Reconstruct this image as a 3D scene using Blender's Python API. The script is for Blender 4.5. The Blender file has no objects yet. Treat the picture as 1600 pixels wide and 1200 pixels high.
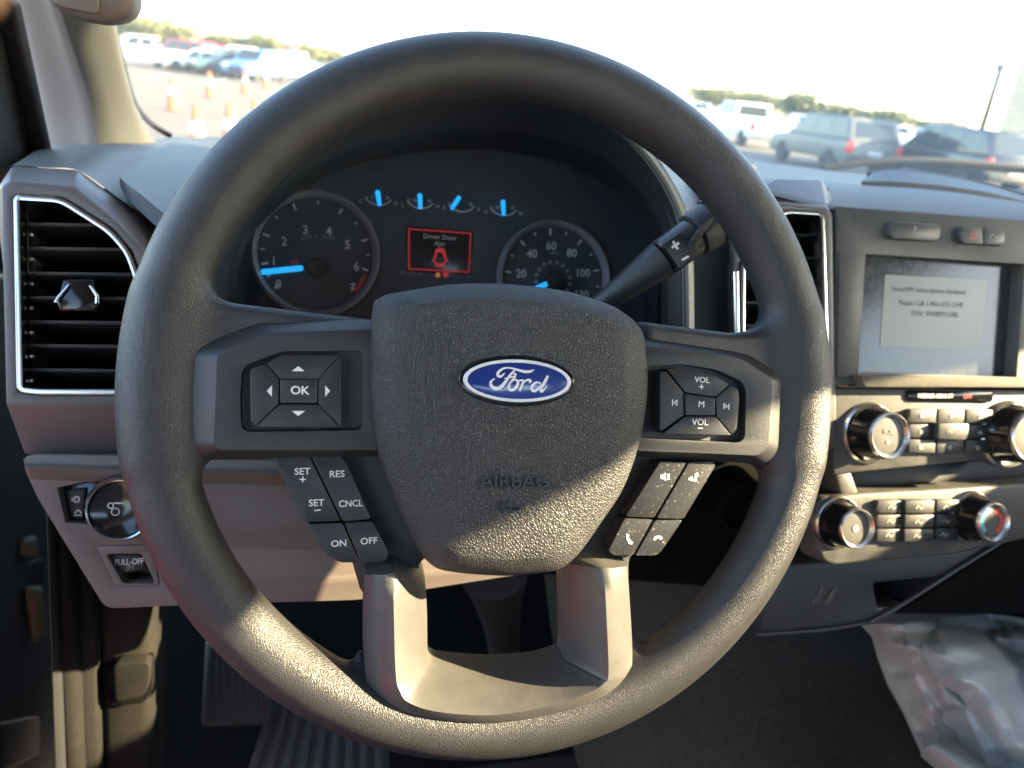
import bpy, bmesh, math, random
import numpy as np
from mathutils import Vector, Matrix
from mathutils.geometry import tessellate_polygon
random.seed(7); rng = np.random.default_rng(7)
SC = bpy.context.scene; COL = SC.collection
R = math.radians

# ------------------------------------------------------------------ camera, sky, sun, exposure
HUB = np.array([0.0, 0.0, 1.5])                       # steering wheel hub, metres above the ground at z = 0
T = np.array([[.96718, .00946, .25393], [-.23171, -.37738, .8966], [.10431, -.92601, -.3628]])
CAM = HUB + np.array([-.10435, -.37232, .15847])
FPX = 1207.73                                         # focal length in pixels of a 1600 px wide picture
cam = bpy.data.cameras.new('camera'); cam.sensor_width = 9.6; cam.lens = FPX/1600*9.6
cam.clip_start = .01; cam.clip_end = 2000
cam.dof.use_dof = True; cam.dof.focus_distance = .40; cam.dof.aperture_fstop = 2.3
co = bpy.data.objects.new('camera', cam); COL.objects.link(co)
ax = np.stack([T @ [1, 0, 0], T @ [0, -1, 0], T @ [0, 0, -1]], 1)
u_, s_, vt_ = np.linalg.svd(ax); ax = u_ @ vt_
M = Matrix.Identity(4)
for i in range(3):
    for j in range(3): M[i][j] = ax[i, j]
    M[i][3] = CAM[i]
co.matrix_world = M; SC.camera = co
SUN = np.array([.885, -.255, .375]); SUN /= np.linalg.norm(SUN)
w = bpy.data.worlds.new('World'); SC.world = w; w.use_nodes = True
nt = w.node_tree; sky = nt.nodes.new('ShaderNodeTexSky'); sky.sky_type = 'NISHITA'; sky.sun_disc = False; sky.ozone_density = 1.0; sky.dust_density = 1.0
sky.sun_elevation = math.asin(SUN[2]); sky.sun_rotation = math.atan2(SUN[0], SUN[1])
bg = nt.nodes['Background']; bg.inputs['Strength'].default_value = .125
nt.links.new(sky.outputs[0], bg.inputs[0])
sl = bpy.data.lights.new('sun', 'SUN'); sl.energy = 5.0; sl.angle = R(.5); sl.color = (1, .78, .48)
so = bpy.data.objects.new('sun', sl); COL.objects.link(so)
so.rotation_euler = Vector(SUN).to_track_quat('Z', 'Y').to_euler()
SC.view_settings.view_transform = 'Standard'; SC.view_settings.look = 'None'
SC.view_settings.exposure = 3.35; SC.view_settings.gamma = 1
SC.cycles.max_bounces = 8; SC.cycles.transparent_max_bounces = 12
SC.cycles.use_denoising = True; SC.cycles.sample_clamp_indirect = 4.0

# ------------------------------------------------------------------ frames: pixel of the photo -> point on a real plane
def nrm(v): v = np.asarray(v, float); return v/np.linalg.norm(v)
class Fr:
    def __init__(s, o, u, v, n): s.o, s.u, s.v, s.n = [np.asarray(k, float) for k in (o, nrm(u), nrm(v), nrm(n))]
    def at(s, x, y, h=0):
        d = T @ np.array([(x-800)/FPX, (y-600)/FPX, 1])
        p = CAM + d*((h - (CAM-s.o) @ s.n)/(d @ s.n)) - s.o
        return (p @ s.u, p @ s.v)
    def px(s, pts, h=0): return [s.at(x, y, h) for x, y in pts]
    def w(s, a, b, h=0): return s.o + s.u*a + s.v*b + s.n*h
WF = Fr(HUB, [.99947, -.03149, -.00879], [.01971, .36584, .93047], [-.02608, -.93014, .36627])   # steering wheel plane
t20 = R(20)
DF = Fr(HUB, [1, 0, 0], [0, math.sin(t20), math.cos(t20)], [0, -math.cos(t20), math.sin(t20)])      # dashboard face
def yfr(y): return Fr(HUB+np.array([0, y, 0]), [1, 0, 0], [0, 0, 1], [0, -1, 0])
def P(x, y, Y): f = yfr(Y); a, b = f.at(x, y); return f.w(a, b)
GF = Fr([0, 0, 0], [1, 0, 0], [0, 1, 0], [0, 0, 1])

# ------------------------------------------------------------------ materials
MAT = {}
def mat(name, col=(.5, .5, .5), rough=.5, metal=0, emit=None, estr=1, bump=None, spec=.5, dust=None, var=0, coat=0, trans=0, alpha=1, sheen=0):
    m = bpy.data.materials.new(name); m.use_nodes = True; MAT[name] = m
    N = m.node_tree.nodes; L = m.node_tree.links; b = N['Principled BSDF']
    b.inputs['Base Color'].default_value = (*col, 1); b.inputs['Roughness'].default_value = rough
    b.inputs['Metallic'].default_value = metal; b.inputs['Specular IOR Level'].default_value = spec
    b.inputs['Coat Weight'].default_value = coat; b.inputs['Transmission Weight'].default_value = trans
    b.inputs['Sheen Weight'].default_value = sheen
    if emit: b.inputs['Emission Color'].default_value = (*emit, 1); b.inputs['Emission Strength'].default_value = estr
    tc = N.new('ShaderNodeTexCoord')
    def noise(scale, detail=3, rough_=.55):
        n = N.new('ShaderNodeTexNoise'); n.inputs['Scale'].default_value = scale; n.inputs['Detail'].default_value = detail
        n.inputs['Roughness'].default_value = rough_; L.new(tc.outputs['Object'], n.inputs['Vector']); return n
    def ramp(src, a, b_, c0, c1):
        r = N.new('ShaderNodeValToRGB'); r.color_ramp.elements[0].position = a; r.color_ramp.elements[1].position = b_
        r.color_ramp.elements[0].color = (*c0, 1); r.color_ramp.elements[1].color = (*c1, 1); L.new(src, r.inputs[0]); return r
    colsock = None
    if var:
        n = noise(var[0], 4); r = ramp(n.outputs[0], .3, .7, tuple(c*(1-var[1]) for c in col), tuple(min(1, c*(1+var[1])) for c in col))
        colsock = r.outputs[0]
    if dust:     # (colour, speck scale, lower, upper, amount)
        dc, sc, lo, hi, amt = dust
        n = noise(sc, 5, .7); r = ramp(n.outputs[0], lo, hi, (0, 0, 0), (amt, amt, amt))
        mx = N.new('ShaderNodeMix'); mx.data_type = 'RGBA'; L.new(r.outputs[0], mx.inputs[0])
        mx.inputs[7].default_value = (*dc, 1)
        if colsock: L.new(colsock, mx.inputs[6])
        else: mx.inputs[6].default_value = (*col, 1)
        colsock = mx.outputs[2]
        mr = N.new('ShaderNodeMath'); mr.operation = 'MULTIPLY_ADD'; mr.inputs[1].default_value = .4; mr.inputs[2].default_value = rough
        L.new(r.outputs[0], mr.inputs[0]); L.new(mr.outputs[0], b.inputs['Roughness'])
    if colsock: L.new(colsock, b.inputs['Base Color'])
    if bump:
        kind, sc, strength, dist = bump
        bn = N.new('ShaderNodeBump'); bn.inputs['Strength'].default_value = strength; bn.inputs['Distance'].default_value = dist
        if kind == 'grain':
            n0 = noise(sc*.6, 2); vm = N.new('ShaderNodeVectorMath'); vm.operation = 'MULTIPLY_ADD'
            vm.inputs[1].default_value = (.9/sc,)*3; L.new(n0.outputs[1], vm.inputs[0]); L.new(tc.outputs['Object'], vm.inputs[2])
            v = N.new('ShaderNodeTexVoronoi'); v.feature = 'DISTANCE_TO_EDGE'; v.inputs['Scale'].default_value = sc
            L.new(vm.outputs[0], v.inputs['Vector'])
            r = ramp(v.outputs['Distance'], 0, .28, (0, 0, 0), (1, 1, 1)); r.color_ramp.interpolation = 'EASE'
            n1 = noise(sc*2.2, 2); ad = N.new('ShaderNodeMath'); ad.operation = 'MULTIPLY_ADD'; ad.inputs[1].default_value = .35
            L.new(n1.outputs[0], ad.inputs[0]); L.new(r.outputs[0], ad.inputs[2]); L.new(ad.outputs[0], bn.inputs['Height'])
        else:
            n1 = noise(sc, 3); L.new(n1.outputs[0], bn.inputs['Height'])
        L.new(bn.outputs[0], b.inputs['Normal'])
    return m
def glass(name, tint, spec_f, dustamt=0):
    m = bpy.data.materials.new(name); m.use_nodes = True; MAT[name] = m
    N = m.node_tree.nodes; L = m.node_tree.links; N.remove(N['Principled BSDF'])
    tr = N.new('ShaderNodeBsdfTransparent'); tr.inputs[0].default_value = (*tint, 1)
    gl = N.new('ShaderNodeBsdfGlossy'); gl.inputs['Roughness'].default_value = .02
    lw = N.new('ShaderNodeLayerWeight'); lw.inputs['Blend'].default_value = .5
    pw = N.new('ShaderNodeMath'); pw.operation = 'POWER'; pw.inputs[1].default_value = 5; L.new(lw.outputs['Facing'], pw.inputs[0])
    ma = N.new('ShaderNodeMath'); ma.operation = 'MULTIPLY_ADD'; ma.inputs[1].default_value = .5; ma.inputs[2].default_value = spec_f; L.new(pw.outputs[0], ma.inputs[0])
    mx = N.new('ShaderNodeMixShader'); L.new(ma.outputs[0], mx.inputs[0]); L.new(tr.outputs[0], mx.inputs[1]); L.new(gl.outputs[0], mx.inputs[2])
    out = mx.outputs[0]
    if dustamt:
        df = N.new('ShaderNodeBsdfTranslucent'); df.inputs[0].default_value = (.9, .88, .82, 1)
        m2 = N.new('ShaderNodeMixShader'); m2.inputs[0].default_value = dustamt
        L.new(out, m2.inputs[1]); L.new(df.outputs[0], m2.inputs[2]); out = m2.outputs[0]
    L.new(out, N['Material Output'].inputs[0]); return m

mat('rim_leather', (.029, .029, .031), .39, bump=('grain', 1050, .36, .0004), var=(40, .15))
mat('pad_vinyl', (.030, .030, .031), .5, bump=('grain', 660, .62, .0005), var=(60, .12))
mat('plate_plastic', (.028, .028, .030), .42, bump=('noise', 1500, .45, .0004), dust=((.2, .18, .14), 900, .68, .78, .6))
mat('key_plastic', (.022, .022, .024), .36, dust=((.16, .145, .12), 420, .62, .8, .35), bump=('noise', 2500, .15, .0002))
mat('dusty_key', (.022, .022, .024), .36, dust=((.42, .38, .30), 620, .60, .70, .8))
mat('spoke_trim', (.070, .067, .064), .36, bump=('noise', 1300, .35, .0004), var=(90, .12), dust=((.3, .27, .22), 800, .7, .8, .5))
mat('black_plastic', (.02, .02, .022), .5, bump=('noise', 1800, .25, .0003))
mat('gloss_black', (.008, .008, .009), .12)
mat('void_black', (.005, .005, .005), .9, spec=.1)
mat('white_print', (.72, .72, .70), .6)
mat('grey_print', (.6, .57, .53), .6)
mat('dim_print', (.26, .25, .23), .6)
mat('red_print', (.5, .05, .04), .5)
mat('badge_silver', (.72, .73, .75), .3)
mat('badge_blue', (.012, .035, .20), .18, coat=.6)
mat('chrome', (.62, .62, .63), .2, metal=1)
mat('satin_silver', (.55, .54, .52), .32, metal=1)
mat('dash_dark', (.034, .035, .038), .48, bump=('noise', 900, .3, .0005), var=(14, .12))
mat('dash_top', (.066, .067, .068), .55, bump=('noise', 800, .3, .0006), var=(8, .1))
mat('vent_housing', (.108, .094, .094), .38, bump=('noise', 1600, .15, .0002))
mat('pillar_shade_mauve', (.135, .108, .104), .6)  # mauve copy of the pillar colour, paints the half turned from the sun
mat('mauve_trim', (.122, .097, .084), .55, bump=('noise', 900, .3, .0005), var=(12, .06))
mat('lit_beige_trim', (.105, .106, .098), .6, bump=('noise', 900, .25, .0005))  # beige of the pillar's lit half, also painted sunlight on the rear dash top
mat('button_plastic', (.030, .029, .028), .45, dust=((.11, .10, .08), 90, .45, .85, .5), bump=('noise', 1400, .2, .0003))
mat('stack_plastic', (.060, .058, .054), .45, dust=((.14, .125, .10), 60, .38, .8, .5), bump=('noise', 1400, .3, .0003))
mat('ledge_dust', (.09, .08, .068), .7, dust=((.20, .17, .125), 200, .35, .65, .85), bump=('noise', 700, .4, .0006))
mat('cluster_face', (.028, .036, .048), .5)
mat('cluster_hood', (.027, .034, .044), .6, bump=('noise', 1200, .2, .0003))
mat('needle_blue', (.02, .25, .6), .4, emit=(.02, .42, 1.0), estr=.11)
mat('glow_red', (.4, .03, .03), .4, emit=(1, .05, .06), estr=.03)
mat('glow_amber', (.5, .2, .03), .4, emit=(1, .35, .05), estr=.03)
mat('lcd_dark', (.012, .014, .018), .2)
mat('screen_glass', (.03, .032, .036), .12, dust=((.22, .20, .17), 150, .35, .8, .28))
mat('screen_lcd', (.09, .095, .085), .3, emit=(.62, .68, .58), estr=.016)
mat('screen_text', (.05, .06, .05), .5)
mat('carpet', (.036, .030, .024), .95, bump=('noise', 600, .8, .002), var=(160, .2), spec=.1)
mat('emboss_plastic', (.022, .022, .023), .35)
mat('kick_plastic', (.013, .012, .011), .8, spec=.15, bump=('noise', 700, .4, .0006), var=(9, .25), dust=((.035, .03, .022), 25, .5, .8, .5))
mat('rubber', (.012, .012, .013), .7)
mat('pedal_grey', (.032, .032, .036), .55, bump=('noise', 300, .3, .001))
mat('hinge_metal', (.25, .24, .22), .4, metal=.6)
mat('frit', (.006, .006, .006), .6, spec=.1)
mat('jamb_tan', (.10, .085, .055), .6)
mat('headliner', (.30, .29, .28), .9)
mat('paint_white', (.8, .8, .78), .25, coat=.5)
mat('paint_red', (.55, .03, .04), .25, coat=.5)
mat('paint_black', (.015, .018, .022), .2, coat=.6)
mat('paint_silver', (.115, .12, .11), .45, coat=.2)
mat('paint_teal', (.03, .07, .09), .25, coat=.5)
mat('paint_blue', (.10, .22, .42), .3, coat=.4)
mat('car_glass', (.03, .04, .045), .06)
mat('tyre', (.02, .02, .02), .8)
mat('alloy', (.5, .5, .5), .35, metal=.8)
mat('tail_red', (.55, .02, .02), .2)
mat('lamp_clear', (.7, .7, .7), .15)
mat('cone_orange', (.62, .11, .012), .6)
mat('cone_white', (.5, .5, .5), .5)
mat('cone_base', (.40, .03, .02), .7)
mat('asphalt', (.075, .061, .046), .9, var=(.35, .2), bump=('noise', 60, .4, .01))
mat('lit_lip', (.20, .19, .16), .45)  # paler than the hood: paints the skylight caught by the binnacle lip
mat('bark', (.12, .09, .06), .9)
mat('leaf', (.115, .12, .035), .7, var=(.6, .35))
mat('concrete', (.50, .43, .31), .85, var=(1.2, .08), bump=('noise', 30, .3, .01))
mat('pole_metal', (.20, .20, .20), .5, metal=.3)
mat('shirt_red', (.55, .03, .025), .85)
mat('skin', (.60, .36, .26), .55)
mat('hair', (.03, .02, .015), .6)
mat('jeans', (.05, .07, .12), .85)
mat('sign_red', (.6, .08, .08), .5)
glass('windscreen_glass', (.93, .96, .95), .012, .04)
glass('clear_lens', (.93, .94, .95), .02)
glass('side_glass', (.95, .97, .96), .02)
mb = mat('bag_film', (.42, .43, .42), .45)
mb.node_tree.nodes['Principled BSDF'].inputs['Alpha'].default_value = .93

# ------------------------------------------------------------------ building blocks
def link(name, me, parent, kind=None):
    o = bpy.data.objects.new(name, me); COL.objects.link(o)
    if parent is not None: o.parent = parent
    if kind: o['kind'] = kind
    return o
def rootloc(p):
    while p.parent is not None: p = p.parent
    return np.array(p.location)
def sharp(bm, ang):
    for f in bm.faces: f.smooth = True
    for e in bm.edges:
        if len(e.link_faces) == 2 and e.calc_face_angle(0) > ang: e.smooth = False
def mk(name, verts, faces, m, parent=None, bev=0, seg=2, ang=38, kind=None, recalc=True, bevang=28):
    bm = bmesh.new(); off = rootloc(parent) if parent is not None else np.zeros(3)
    vs = [bm.verts.new(tuple(np.asarray(v)-off)) for v in verts]
    for f in faces:
        try: bm.faces.new([vs[i] for i in f])
        except ValueError: pass
    if recalc: bmesh.ops.recalc_face_normals(bm, faces=bm.faces)
    if bev:
        es = [e for e in bm.edges if len(e.link_faces) == 2 and e.calc_face_angle(0) > R(bevang)]
        if es: bmesh.ops.bevel(bm, geom=es, offset=bev, segments=seg, profile=.5, affect='EDGES', clamp_overlap=True)
    sharp(bm, R(ang))
    me = bpy.data.meshes.new(name); bm.to_mesh(me); bm.free(); me.materials.append(MAT[m])
    return link(name, me, parent, kind)
def thing(name, label, cat, loc, group=None):
    o = bpy.data.objects.new(name, None); COL.objects.link(o); o.location = tuple(loc); o.empty_display_size = .05
    o['label'] = label; o['category'] = cat
    if group: o['group'] = group
    return o
def tag(o, label, cat, group=None):
    o['label'] = label; o['category'] = cat
    if group: o['group'] = group
    return o
def prismv(fr, poly, h0, h1):
    n = len(poly); v = [fr.w(a, b, h0) for a, b in poly]+[fr.w(a, b, h1) for a, b in poly]
    f = [list(range(n-1, -1, -1)), list(range(n, 2*n))]+[[i, (i+1) % n, n+(i+1) % n, n+i] for i in range(n)]
    return v, f
def prism(name, fr, poly, h0, h1, m, parent=None, bev=.001, seg=2, **k):
    v, f = prismv(fr, poly, h0, h1); return mk(name, v, f, m, parent, bev, seg, **k)
def pprism(name, fr, pxs, h0, h1, m, parent=None, bev=.001, seg=2, rnd=0, **k):
    poly = fr.px(pxs, h1)
    if rnd: poly = roundpoly(poly, rnd)
    return prism(name, fr, poly, h0, h1, m, parent, bev, seg, **k)
def roundpoly(poly, r, n=4):
    out = []; N = len(poly); P_ = [np.array(p, float) for p in poly]
    for i in range(N):
        a, b, c = P_[i-1], P_[i], P_[(i+1) % N]
        d1 = a-b; d2 = c-b; l1 = np.linalg.norm(d1); l2 = np.linalg.norm(d2); rr = min(r, .45*l1, .45*l2)
        if rr < 1e-6: out.append(tuple(b)); continue
        p0 = b+d1/l1*rr; p1 = b+d2/l2*rr
        for k in range(n+1):
            t = k/n; q = (1-t)**2*p0+2*t*(1-t)*b+t*t*p1; out.append(tuple(q))
    return out
def ringprism(name, fr, outer, inner, h0, h1, m, parent=None, bev=.0006, seg=2, **k):
    n = len(outer); v = []
    for pl, h in ((outer, h0), (outer, h1), (inner, h1), (inner, h0)): v += [fr.w(a, b, h) for a, b in pl]
    f = []
    for r in range(4):
        r2 = (r+1) % 4
        f += [[r*n+i, r*n+(i+1) % n, r2*n+(i+1) % n, r2*n+i] for i in range(n)]
    return mk(name, v, f, m, parent, bev, seg, **k)
def plate_hole(name, fr, outer, hole, h0, h1, m, parent=None, bev=.0008, wall=None):
    """slab with an opening through it: tessellated front, walls outside and round the opening"""
    no, nh = len(outer), len(hole); tri = tessellate_polygon([[Vector((*p, 0)) for p in outer], [Vector((*p, 0)) for p in hole]])
    allp = list(outer)+list(hole); N = no+nh
    v = [fr.w(a, b, h1) for a, b in allp]+[fr.w(a, b, h0) for a, b in allp]
    f = [list(t) for t in tri]
    f += [[i, (i+1) % no, N+(i+1) % no, N+i] for i in range(no)]
    f += [[no+i, no+(i+1) % nh, N+no+(i+1) % nh, N+no+i] for i in range(nh)]
    return mk(name, v, f, m, parent, bev, 2)
def loft(name, rings, m, parent=None, closed=True, cap0=False, cap1=False, bev=0, **k):
    n = len(rings[0]); v = [p for r in rings for p in r]; f = []
    for r in range(len(rings)-1):
        for i in range(n if closed else n-1):
            j = (i+1) % n; f.append([r*n+i, r*n+j, (r+1)*n+j, (r+1)*n+i])
    if cap0: f.append(list(range(n)))
    if cap1: f.append([(len(rings)-1)*n+i for i in range(n)])
    return mk(name, v, f, m, parent, bev, **k)
def tubev(path, rad, seg=10, closed=False):
    Pn = [np.asarray(p, float) for p in path]; n = len(Pn); v = []; f = []
    rad = rad if hasattr(rad, '__len__') else [rad]*n; up = None
    for i in range(n):
        a = Pn[i-1] if (i or closed) else Pn[i]; b = Pn[(i+1) % n] if (i < n-1 or closed) else Pn[i]
        t = nrm(b-a)
        if up is None: up = np.cross(t, [0.31, .2, .93]); up = nrm(np.cross(up, t))
        up = nrm(up-t*(up@t)); s = np.cross(t, up)
        for k in range(seg):
            q = 2*math.pi*k/seg; v.append(Pn[i]+rad[i]*(math.cos(q)*up+math.sin(q)*s))
    for i in range(n if closed else n-1):
        j = (i+1) % n
        for k in range(seg): f.append([i*seg+k, i*seg+(k+1) % seg, j*seg+(k+1) % seg, j*seg+k])
    if not closed: f += [list(range(seg)), [(n-1)*seg+k for k in range(seg)]]
    return v, f
def tube(name, path, rad, m, parent=None, seg=10, closed=False, **k):
    v, f = tubev(path, rad, seg, closed); return mk(name, v, f, m, parent, **k)
def lathe(name, fr, c, prof, m, parent=None, seg=40, bev=0, ring=False, **k):
    if ring: prof = list(prof)+[prof[0]]
    v = []; f = []; n = len(prof)
    for r, h in prof:
        for q in range(seg):
            a = 2*math.pi*q/seg; v.append(fr.w(c[0]+r*math.cos(a), c[1]+r*math.sin(a), h))
    for i in range(n-1):
        for q in range(seg): f.append([i*seg+q, i*seg+(q+1) % seg, (i+1)*seg+(q+1) % seg, (i+1)*seg+q])
    if prof[0][0] > 0 and not ring: f.append(list(range(seg)))
    if prof[-1][0] > 1e-9 and not ring: f.append([(n-1)*seg+q for q in range(seg)])
    return mk(name, v, f, m, parent, bev, **k)
def join(parts):
    V, F = [], []
    for v, f in parts:
        o = len(V); V += list(v); F += [[i+o for i in q] for q in f]
    return V, F
def boxv(lo, hi):
    (x0, y0, z0), (x1, y1, z1) = lo, hi
    v = [(x, y, z) for z in (z0, z1) for y in (y0, y1) for x in (x0, x1)]
    return v, [[0, 1, 3, 2], [4, 5, 7, 6], [0, 1, 5, 4], [2, 3, 7, 6], [0, 2, 6, 4], [1, 3, 7, 5]]
def box(name, lo, hi, m, parent=None, bev=.004, **k):
    v, f = boxv(lo, hi); return mk(name, v, f, m, parent, bev, **k)
def text(name, s, fr, c, size, h, m, parent, rot=0, sx=1, shear=0, thick=.00012, spacing=1, bold=0):
    cu = bpy.data.curves.new('lettering', 'FONT'); cu.body = s; cu.size = size; cu.align_x = 'CENTER'; cu.align_y = 'CENTER'
    cu.extrude = thick; cu.space_character = spacing; cu.resolution_u = 3; cu.shear = shear; cu.offset = bold*size
    to = bpy.data.objects.new('lettering', cu); COL.objects.link(to)
    me = bpy.data.meshes.new_from_object(to); bpy.data.objects.remove(to); bpy.data.curves.remove(cu)
    off = rootloc(parent); cr, sr = math.cos(rot), math.sin(rot)
    for v in me.vertices:
        x, y = v.co.x*sx, v.co.y
        p = fr.w(c[0]+x*cr-y*sr, c[1]+x*sr+y*cr, h+v.co.z)-off; v.co = tuple(p)
    me.name = name; me.materials.clear(); me.materials.append(MAT[m]); return link(name, me, parent)
def flat(name, fr, poly, h, m, parent, thick=.0003): return prism(name, fr, poly, h-.0006, h+thick, m, parent, bev=0)
def strokev(pts, h, fr, thick=.0003):
    """flat ribbon of varying width through (a, b, width)"""
    P_ = np.array([p[:2] for p in pts], float); W = np.array([p[2] for p in pts], float)
    n = len(P_); tt = np.linspace(0, n-1, (n-1)*5+1); out = []
    def cr(A, t):
        i = min(int(t), n-2); u = t-i; p0, p1, p2, p3 = A[max(i-1, 0)], A[i], A[i+1], A[min(i+2, n-1)]
        return .5*((2*p1)+(-p0+p2)*u+(2*p0-5*p1+4*p2-p3)*u*u+(-p0+3*p1-3*p2+p3)*u**3)
    Q = np.array([cr(P_, t) for t in tt]); Ww = np.array([cr(W, t) for t in tt])
    D = np.gradient(Q, axis=0); D /= np.linalg.norm(D, axis=1)[:, None]+1e-12; Nn = np.stack([-D[:, 1], D[:, 0]], 1)
    Lp = Q+Nn*Ww[:, None]/2; Rp = Q-Nn*Ww[:, None]/2; k = len(Q); v = []
    for hh in (h, h+thick): v += [fr.w(*p, hh) for p in Lp]+[fr.w(*p, hh) for p in Rp]
    f = []
    for i in range(k-1):
        f += [[2*k+i, 2*k+i+1, 3*k+i+1, 3*k+i], [i, i+1, 2*k+i+1, 2*k+i], [k+i, k+i+1, 3*k+i+1, 3*k+i]]
    f += [[0, k, 3*k, 2*k], [k-1, 2*k-1, 4*k-1, 3*k-1]]
    return v, f
def polysdf(px, py, poly):
    d = np.full(px.shape, 1e9); s = np.ones(px.shape); n = len(poly)
    for i in range(n):
        (ax_, ay), (bx, by) = poly[i], poly[i-1]; ex, ey = bx-ax_, by-ay; wx, wy = px-ax_, py-ay
        t = np.clip((wx*ex+wy*ey)/(ex*ex+ey*ey), 0, 1); d = np.minimum(d, (wx-ex*t)**2+(wy-ey*t)**2)
        c1 = py >= ay; c2 = py < by; c3 = ex*wy > ey*wx
        s = np.where((c1 & c2 & c3) | (~c1 & ~c2 & ~c3), -s, s)
    return s*np.sqrt(d)
def smin(a, b, k): h = np.clip(.5+.5*(b-a)/k, 0, 1); return b*(1-h)+a*h-k*h*(1-h)
def slab(U, V, W, poly, w0, w1, rr):
    d2 = polysdf(U[:, :, 0], V[:, :, 0], poly)[:, :, None]; dz = np.abs(W-(w0+w1)/2)-(w1-w0)/2
    a, b = d2+rr, dz+rr; return np.minimum(np.maximum(a, b), 0)+np.sqrt(np.maximum(a, 0)**2+np.maximum(b, 0)**2)-rr
def nets(S, lo, st):
    """surface nets of a sampled field (negative inside)"""
    nx, ny, nz = S.shape; ins = S < 0
    c = np.zeros((nx-1, ny-1, nz-1), int); acc = np.zeros((nx-1, ny-1, nz-1, 3)); cnt = np.zeros((nx-1, ny-1, nz-1))
    sub = lambda A, i, j, k: A[i:nx-1+i, j:ny-1+j, k:nz-1+k]
    E = [(a, b) for a in np.ndindex(2, 2, 2) for b in np.ndindex(2, 2, 2) if sum(b)-sum(a) == 1 and all(y >= x for x, y in zip(a, b))]
    for a, b in E:
        sa, sb = sub(S, *a), sub(S, *b); cr = (sa < 0) != (sb < 0)
        t = np.where(cr, sa/np.where(cr, sa-sb, 1), 0)
        for d in range(3): acc[..., d] += np.where(cr, a[d]+t*(b[d]-a[d]), 0)
        cnt += cr
    act = cnt > 0; idx = -np.ones(act.shape, int); idx[act] = np.arange(act.sum())
    pos = (acc[act]/cnt[act][:, None]+np.argwhere(act))*st+np.asarray(lo); F = []
    for d in range(3):
        e = [0, 0, 0]; e[d] = 1; sl0 = tuple(slice(0, s-(1 if i == d else 0)) for i, s in enumerate(S.shape))
        sl1 = tuple(slice((1 if i == d else 0), s) for i, s in enumerate(S.shape))
        cr = np.argwhere(ins[sl0] != ins[sl1]); o1, o2 = [(1, 2), (2, 0), (0, 1)][d]
        ok = (cr[:, o1] > 0) & (cr[:, o2] > 0) & (cr[:, o1] < S.shape[o1]-1) & (cr[:, o2] < S.shape[o2]-1); cr = cr[ok]
        def g(a, b):
            q = cr.copy(); q[:, o1] += a; q[:, o2] += b; return idx[q[:, 0], q[:, 1], q[:, 2]]
        q = np.stack([g(-1, -1), g(0, -1), g(0, 0), g(-1, 0)], 1); flip = ~ins[sl0][cr[:, 0], cr[:, 1], cr[:, 2]]
        q[flip] = q[flip][:, ::-1]; F.append(q)
    return pos, np.concatenate(F)
def netobj(name, S, lo, st, conv, m, parent=None):
    pos, F = nets(S, lo, st); W_ = conv(pos); off = rootloc(parent) if parent is not None else np.zeros(3); W_ = W_-off
    me = bpy.data.meshes.new(name); me.from_pydata(W_.tolist(), [], F.tolist()); me.materials.append(MAT[m])
    me.polygons.foreach_set('use_smooth', [True]*len(me.polygons)); me.update(); return link(name, me, parent)
def fconv(fr): return lambda p: fr.o+p[:, :1]*fr.u+p[:, 1:2]*fr.v+p[:, 2:3]*fr.n
def dup(root, loc, rz=0, label=None):
    r = root.copy(); COL.objects.link(r); r.location = loc; r.rotation_euler = (0, 0, rz)
    if label: r['label'] = label
    for ch in list(root.children):
        c = ch.copy(); COL.objects.link(c); c.parent = r
        for g in ch.children:
            d = g.copy(); COL.objects.link(d); d.parent = c
    return r

# ------------------------------------------------------------------ cabin shell: roof, far door, floor
FLOOR = HUB[2]-.68
cab = thing('truck_cabin', 'pale headliner and dark far door of the truck round the driver', 'truck cabin', (0.3, -.4, FLOOR))
WTOP = HUB[2]+.445
box('roof_lining', (-.62, -1.5, HUB[2]+.56), (1.22, .12, HUB[2]+.60), 'headliner', cab)
box('far_door', (1.10, -1.0, FLOOR), (1.2, .75, HUB[2]+.17), 'dash_dark', cab)  # out of view; belt line raised to shade the lower dash
XF = Fr(HUB, [0, 1, 0], [0, 0, 1], [1, 0, 0])
prism('window_header', XF, [(-1.5, .465), (-.36, .465), (-.25, .41), (-.10, .305), (.55, .17), (.80, .17), (.22, .56), (-1.5, .56)], 1.10, 1.20, 'headliner', cab, .004)  # out of view; lower edge shaped to set where the sunlight stops
box('rear_pillar', (1.10, -1.08, FLOOR), (1.2, -1.00, WTOP), 'headliner', cab)
v, f = join([boxv((-.62, -1.56, FLOOR), (1.2, -1.5, HUB[2]+.12)), boxv((-.62, -1.56, HUB[2]+.42), (1.2, -1.5, HUB[2]+.56)), boxv((-.62, -1.56, HUB[2]+.12), (-.2, -1.5, HUB[2]+.42)), boxv((.85, -1.56, HUB[2]+.12), (1.2, -1.5, HUB[2]+.42))])
mk('rear_panel', v, f, 'dash_dark', cab)
box('rear_seat', (-.5, -1.48, FLOOR), (1.08, -1.30, HUB[2]+.22), 'headliner', cab, .05)
box('rear_door', (1.10, -1.5, FLOOR), (1.2, -1.08, HUB[2]+.17), 'dash_dark', cab)
v, f = boxv((1.146, -1.5, HUB[2]+.17), (1.15, -1.08, WTOP)); mk('rear_side_window', v, f, 'side_glass', cab)
v, f = boxv((1.146, -1.0, HUB[2]+.17), (1.15, .45, WTOP)); mk('side_window', v, f, 'side_glass', cab)
floor = box('floor', (-.34, -1.5, FLOOR-.05), (1.15, .75, FLOOR), 'carpet', None, 0); floor['kind'] = 'structure'
fw = thing('firewall', 'dark panel closing the footwell behind the pedals', 'firewall', (.3, .6, FLOOR))
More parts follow.
